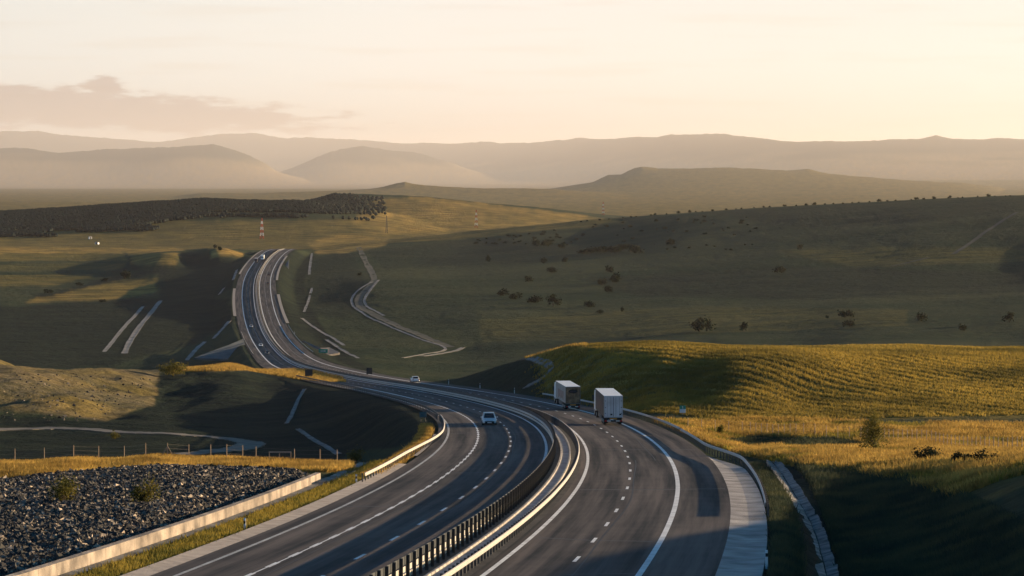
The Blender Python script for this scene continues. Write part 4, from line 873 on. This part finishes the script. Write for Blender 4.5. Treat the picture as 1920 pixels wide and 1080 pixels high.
for k, (x, y, w, h) in enumerate([(1095,476,14,7),(1107,474,16,8),(1120,473,16,9),(1133,473,14,9),(1146,474,16,10),(1158,472,12,9),(1170,470,14,9),(1183,474,14,12),(1192,476,13,12)]):
    bush('bush', 'dark bush in the dense thicket high on the middle of the hillside', x, y, w, h, group='bushes of the hillside thicket', ymin=900)
for k in range(46):
    x = 1090 + k * 18 + random.uniform(-8, 8); yc = np.interp(x, [1100,1200,1300,1400,1500,1600,1700,1800,1920], [414,405.5,398,391,386,381,376,371,367])
    sz = random.choice([1.4, 1.7, 1.8, 2.2, 2.6, 3.4])
    Yc = np.interp(x, [1100,1400,1600,1920], [2850, 2800, 2700, 2550]) - 20; pp = np.array([(x-960)/F*Yc, Yc, 0.]); pp[2] = gz(pp[0], pp[1])[0]
    bush('bush', 'tiny dark bush silhouetted along the crest of the big shaded hill', x, yc, sz * 1.5, sz * 1.25, group='bushes along the hill crest', pos=pp)
for k in range(95):
    x = random.uniform(890, 1420); f_ = random.random(); y0_ = np.interp(x, [890,1100,1400], [448, 420, 398]); y = y0_ + 3 + f_ * np.interp(x, [890,1100,1250,1420], [8, 38, 60, 70])
    sz = random.choice([1.8, 2.2, 2.4, 3, 3.6]); bush('bush', 'tiny dark scrub dotted over the upper slope of the big shaded hill', x, y, sz * 1.5, sz, group='scrub on the upper hillside', ymin=900)
# the sunlit young tree and the shrubs of the foreground
def shrub(name, label, pos, rx, rz, n, size, m, seed, cat, lumps=12, taper=0.0):
    root = empty(name, tuple(pos)); tag(root, label, cat)
    v, f = leaf_cloud(n, rx, rx, rz, size, lumps, seed); q = np.clip(1.15 - taper * v[:, 2:3] / rz, .18, 1.3); v[:, :2] *= q if taper else 1; npmesh('crown', v, f, M[m], root)
    t = MB(); t.tube((0, 0, -.2), (.05, 0, rz * .7), .09 * rx, .04 * rx, 7)
    r_ = np.random.default_rng(seed)
    for k in range(8):
        a = r_.random() * 6.28; z = rz * (.1 + .5 * r_.random()); t.tube((.02, 0, z), (math.cos(a) * rx * .6, math.sin(a) * rx * .6, z + rz * .35), .035 * rx, .012, 5)
    t.build('trunk', M['bark'], root); return root
shrub('young_tree', 'sunlit young tree with pale leaves standing in golden grass before the field', hit(1640, 848, 235, 300), 1.9, 3.0, 4600, .085, 'tree', 5, 'tree', 26, .72)
for x, y, rx, rz, n, lb, s in ((1738,868,1.1,.8,1500,'low dark bush beside the pale path in the golden grass',21),(1800,872,.7,.6,800,'small round dark bush in the golden grass nearer the frame edge',22),(1850,872,.9,.6,900,'low dark shrub farthest along the golden bank',23),(1350,818,.35,.9,500,'slender sunlit shrub behind the forked guardrail',24)):
    shrub('shrub', lb, hit(x, y, 190, 345), rx, rz, n, .085, 'bush' if s != 24 else 'tree', s, 'shrub')
for x, y, rx, rz, n, lb, s in ((125,955,1.2,1.3,1500,'yellow-green bush growing from the rocks, larger of the two',31),(265,957,.85,1.1,1100,'yellow-green bush growing from the rocks near the wall',32)):
    p_ = hit(x, y, 120, 240); p_[2] += .3; shrub('shrub', lb, p_, rx, rz, n, .075, 'tree', s, 'shrub')
for x, y, rx, rz, n, m_, lb, s in ((397,886,.3,.5,260,'bush','small dark weed at the top rim of the rocks',41),(462,888,.35,.55,300,'bush','dark weed at the far corner of the rock bank',42),(325,705,3.0,2.2,1600,'tree','dim spreading bush in the hollow below the embankment crest',43),(215,824,.8,.9,500,'tree','small yellow bush beside the gravel track',44),(668,868,1.1,1.3,900,'tree','reddish-yellow bush at the end of the fence by the embankment',45)):
    p_ = hit(x, y, 180, 800); shrub('shrub', lb, p_, rx, rz, n, .09 if s != 43 else .2, m_, s, 'shrub')
# dense wood on the far ridge: nobody could count it
def wood(n):
    poly = [(-300,404),(0,396),(200,384),(390,370),(560,372),(640,366),(720,372),(725,416),(640,412),(520,408),(440,406),(350,420),(250,441),(100,445),(-300,446)]
    P = scatter(n, poly, 2950, 4700, -.22, -.04); px, py = proj(P[:, 0], P[:, 1], P[:, 2]); dn = fbm(P[:, 0] / 60, P[:, 1] / 60, 71, 3)
    low = np.interp(px, [-300, 250, 350, 440, 700], [436, 430, 412, 398, 404]); kp = (py < low + 9 * dn) | (dn > .3); P = P[kp]
    vs, fs = [], []; edge_ = sstep(px[kp], 480, 715); kq = rng.random(len(P)) > edge_ * .9; P = P[kq]; h = 3.5 + 2.5 * rng.random(len(P)); r = h * (.42 + .2 * rng.random(len(P))); b = 0
    ring = np.array([(math.cos(t), math.sin(t)) for t in [6.283*i/6 for i in range(6)]])
    v = np.zeros((len(P), 14, 3)); v[:, :, :] = P[:, None]
    jr = .75 + .5 * rng.random((len(P), 12, 1))
    v[:, 0:6, :2] += ring[None] * r[:, None, None] * jr[:, :6]; v[:, 0:6, 2] += (h * .30)[:, None]
    v[:, 6:12, :2] += ring[None] * r[:, None, None] * .75 * jr[:, 6:]; v[:, 6:12, 2] += (h * .72)[:, None]
    v[:, 12, 2] += 0; v[:, 13, 2] += h
    f = [(12, (i+1) % 6, i) for i in range(6)] + [(i, (i+1) % 6, 6 + (i+1) % 6) for i in range(6)] + [(i, 6 + (i+1) % 6, 6 + i) for i in range(6)] + [(6 + i, 6 + (i+1) % 6, 13) for i in range(6)]
    F_ = (np.array(f)[None] + (np.arange(len(P)) * 14)[:, None, None]).reshape(-1, 3)
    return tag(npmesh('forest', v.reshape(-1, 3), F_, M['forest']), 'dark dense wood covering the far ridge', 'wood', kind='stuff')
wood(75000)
# lattice masts
def mast(label, px, ptop, pbase, Y, stripes, wpx=7, m=None):
    bx, by, z0 = hit(px, pbase, Y * .9, 30000); Y = by; top = (HY - ptop) / F * Y; H = top - z0; w0 = wpx / F * Y / 2; root = empty('lattice_mast', (bx, by, z0)); tag(root, label, 'mast')
    nb = 7; parts = []
    for k in range(nb):
        mb = MB(); za, zb = H * k / nb, H * (k + 1) / nb; wa, wb = w0 * (1 - .78 * k / nb), w0 * (1 - .78 * (k + 1) / nb); t = max(.19, .06 * w0)
        cs = ((-1, -1), (1, -1), (1, 1), (-1, 1))
        for i, (sx, sy) in enumerate(cs):
            nx_, ny_ = cs[(i + 1) % 4]
            mb.tube((sx*wa, sy*wa, za), (sx*wb, sy*wb, zb), t, n=4); mb.tube((sx*wa, sy*wa, za), (nx_*wb, ny_*wb, zb), t * .7, n=4); mb.tube((nx_*wa, ny_*wa, za), (sx*wb, sy*wb, zb), t * .7, n=4); mb.tube((sx*wb, sy*wb, zb), (nx_*wb, ny_*wb, zb), t * .7, n=4)
        mb.build('section', (M['redpaint'] if k % 2 == 0 else M['white']) if stripes else M['steel_dark'], root)
    a = MB(); a.tube((0, 0, H), (0, 0, H * 1.06), .12, .06, 5); a.build('antenna', M['steel_dark'], root); return root
mast('red and white lattice mast standing on the plain beyond the motorway, brightest of the masts', 491, 409, 448, 3450, True, 7)
mast('red and white lattice mast rising behind the crest in front of the pale slope', 893, 394, 428, 3550, True, 6)
mast('hazy lattice mast farthest away, half hidden by the big hill', 1131, 379, 408, 5200, True, 5)
mast('dark thin lattice mast on the flank of the wooded hill', 725, 405, 437, 3500, False, 4)
# two pale sheds at the foot of the wood
def shed(label, px, py, w, d, h, yaw):
    p = hit(px, py, 2700, 4200); root = empty('shed', tuple(p), yaw); tag(root, label, 'building')
    b = MB(); b.box(-w/2, w/2, -d/2, d/2, -1, h); b.build('wall', M['white'], root)
    r = MB(); r.add([(-w/2-.3, -d/2-.3, h), (w/2+.3, -d/2-.3, h), (w/2+.3, d/2+.3, h), (-w/2-.3, d/2+.3, h), (-w/2-.3, 0, h+d*.3), (w/2+.3, 0, h+d*.3)], [(0,1,5,4),(2,3,4,5),(1,2,5),(3,0,4),(3,2,1,0)]); r.build('roof', M['concrete_pale'], root)
    k = MB(); k.box(-1, 1, -d/2-.05, -d/2-.01, 0, 2.2); k.build('door', M['steel_dark'], root)
shed('white shed below the wood, upper of two', 169, 448, 3.5, 3, 2.2, .6); shed('white shed below the wood, lower of two', 182, 458, 4, 3, 2, -.4)
# ------------------------------------------------------------------ boulders on the left mound (countable pale stones)
pb = scatter(700, [(-50,705),(120,700),(290,712),(180,790),(-50,790)], 440, 680, -.2, -.13); rk = rocks('rubble', pb, .2, .7, M['rock']); tag(rk, 'scattered pale stones over the bare left mound', 'rocks', kind='stuff')

# ------------------------------------------------------------------ air
mh = bpy.data.materials.new('haze'); t, N, L = nodes(mh); N.remove(N['Principled BSDF']); pvn = N.new('ShaderNodeVolumePrincipled')
pvn.inputs['Color'].default_value = (1.0, .95, .94, 1); pvn.inputs['Density'].default_value = 1.2e-5; pvn.inputs['Anisotropy'].default_value = .3
L.new(pvn.outputs[0], N['Material Output'].inputs['Volume'])
zt = float(ZZ.max()) + 30; hz = MB(); hz.box(-110000, 110000, -60, 137000, float(ZZ.min()) - 1.5, max(zt, 40)); ho = hz.build('haze', mh); ho['kind'] = 'stuff'
# ------------------------------------------------------------------ sky and sun
W = bpy.data.worlds.new('World'); bpy.context.scene.world = W; W.use_nodes = True; t = W.node_tree; N, L = t.nodes, t.links
sky = N.new('ShaderNodeTexSky'); sky.sky_type = 'NISHITA'; sky.sun_disc = False; sky.sun_elevation = SUN_EL; sky.sun_rotation = SUN_AZ
sky.air_density = 1.0; sky.dust_density = 2.0; sky.ozone_density = 1.0
bg = N['Background']; bg.inputs['Strength'].default_value = .13
tc = N.new('ShaderNodeTexCoord'); sx = N.new('ShaderNodeSeparateXYZ'); L.new(tc.outputs['Generated'], sx.inputs[0])
def mth(op, a, b=None, c=None):
    n = N.new('ShaderNodeMath'); n.operation = op
    for i, v in enumerate((a, b, c)):
        if v is None: continue
        if isinstance(v, (int, float)): n.inputs[i].default_value = v
        else: L.new(v, n.inputs[i])
    return n.outputs[0]
def smooth01(x, a, b):
    n = N.new('ShaderNodeMapRange'); n.interpolation_type = 'SMOOTHSTEP'; n.inputs['From Min'].default_value = a; n.inputs['From Max'].default_value = b; L.new(x, n.inputs['Value']); return n.outputs[0]
u_ = mth('DIVIDE', sx.outputs[0], mth('MAXIMUM', sx.outputs[1], .01)); v_ = mth('DIVIDE', sx.outputs[2], mth('MAXIMUM', sx.outputs[1], .01))
cmb = N.new('ShaderNodeCombineXYZ'); L.new(mth('MULTIPLY', u_, 70), cmb.inputs[0]); L.new(mth('MULTIPLY', v_, 330), cmb.inputs[1])
ns = N.new('ShaderNodeTexNoise'); ns.inputs['Scale'].default_value = 1.0; ns.inputs['Detail'].default_value = 8; ns.inputs['Roughness'].default_value = .62; L.new(cmb.outputs[0], ns.inputs['Vector'])
cmb2 = N.new('ShaderNodeCombineXYZ'); L.new(mth('MULTIPLY', u_, 12), cmb2.inputs[0]); L.new(mth('MULTIPLY', v_, 190), cmb2.inputs[1])
ns2 = N.new('ShaderNodeTexNoise'); ns2.inputs['Scale'].default_value = 1.0; ns2.inputs['Detail'].default_value = 7; L.new(cmb2.outputs[0], ns2.inputs['Vector'])
# the long cloud bank on the left: an elongated body with a ragged top
def blob(uc, vc, ru, rv, tilt=0.0):
    du = mth('DIVIDE', mth('SUBTRACT', u_, uc), ru); dv = mth('DIVIDE', mth('SUBTRACT', mth('MULTIPLY_ADD', mth('SUBTRACT', u_, uc), tilt, v_), vc), rv)
    return mth('SQRT', mth('ADD', mth('MULTIPLY', du, du), mth('MULTIPLY', dv, dv)))
rr = mth('MINIMUM', mth('MINIMUM', blob(-.175, .0278, .118, .0086, .055), blob(-.118, .0245, .055, .0040, .03)), mth('ADD', blob(-.1535, .0360, .0120, .0046), .18))
body = smooth01(mth('SUBTRACT', mth('MULTIPLY_ADD', ns.outputs['Fac'], 1.6, .14), rr), -.10, .28)
veil = mth('MULTIPLY', smooth01(ns2.outputs['Fac'], .50, .68), .30)
cl = N.new('ShaderNodeMix'); cl.data_type = 'RGBA'; L.new(mth('MULTIPLY', body, .85), cl.inputs['Factor'])
tint = N.new('ShaderNodeMix'); tint.data_type = 'RGBA'; tint.blend_type = 'MULTIPLY'; tint.inputs['Factor'].default_value = 1; tint.inputs['B'].default_value = (1, 1, 1, 1)
# afterglow: pale cream low down, deep blue overhead
glow = N.new('ShaderNodeMix'); glow.data_type = 'RGBA'; L.new(smooth01(sx.outputs[2], .072, .17), glow.inputs['Factor'])
glow.inputs['B'].default_value = SKY_HIGH
g0 = N.new('ShaderNodeMix'); g0.data_type = 'RGBA'; L.new(smooth01(sx.outputs[2], .0, .075), g0.inputs['Factor']); g0.inputs['A'].default_value = SKY_LOW; g0.inputs['B'].default_value = SKY_MID
L.new(g0.outputs['Result'], glow.inputs['A']); L.new(glow.outputs['Result'], tint.inputs['B'])
# a tint on the sky tones down the glow towards the sun
soft = N.new('ShaderNodeMix'); soft.data_type = 'RGBA'; soft.blend_type = 'MULTIPLY'; L.new(smooth01(u_, -.12, .24), soft.inputs['Factor']); soft.inputs['B'].default_value = (.82, .765, .78, 1)
L.new(sky.outputs[0], soft.inputs['A']); L.new(soft.outputs['Result'], tint.inputs['A'])
dk = N.new('ShaderNodeMix'); dk.data_type = 'RGBA'; dk.blend_type = 'MULTIPLY'; dk.inputs['Factor'].default_value = 1; dk.inputs['B'].default_value = (.60, .49, .47, 1); L.new(tint.outputs['Result'], dk.inputs['A'])
L.new(tint.outputs['Result'], cl.inputs['A']); L.new(dk.outputs['Result'], cl.inputs['B'])
vl = N.new('ShaderNodeMix'); vl.data_type = 'RGBA'; vl.blend_type = 'MULTIPLY'; L.new(veil, vl.inputs['Factor']); L.new(cl.outputs['Result'], vl.inputs['A']); vl.inputs['B'].default_value = (.9, .8, .72, 1)
L.new(vl.outputs['Result'], bg.inputs['Color'])
sl = bpy.data.lights.new('sun', 'SUN'); sl.energy = 5.0; sl.angle = math.radians(.5); sl.color = (1.0, .74, .44)
so = link(bpy.data.objects.new('sun', sl)); sd = Vector((math.sin(SUN_AZ) * math.cos(SUN_EL), math.cos(SUN_AZ) * math.cos(SUN_EL), math.sin(SUN_EL)))
so.rotation_euler = sd.to_track_quat('Z', 'Y').to_euler(); so.location = (600, 900, 400)
# ------------------------------------------------------------------ camera and output
cam = bpy.data.cameras.new('camera'); co = link(bpy.data.objects.new('camera', cam)); co.rotation_euler = (math.radians(90), 0, 0)
cam.sensor_width = 36; cam.lens = F * 36 / 1920; cam.shift_y = -(540 - HY) / 1920; cam.clip_start = 1; cam.clip_end = 250000
sc = bpy.context.scene; sc.camera = co; sc.render.engine = 'CYCLES'
sc.cycles.use_denoising = True; sc.cycles.max_bounces = 6; sc.cycles.volume_bounces = 2; sc.cycles.transparent_max_bounces = 4
sc.view_settings.view_transform = 'Standard'; sc.view_settings.look = 'None'; sc.view_settings.exposure = 1.2; sc.view_settings.gamma = 1.0
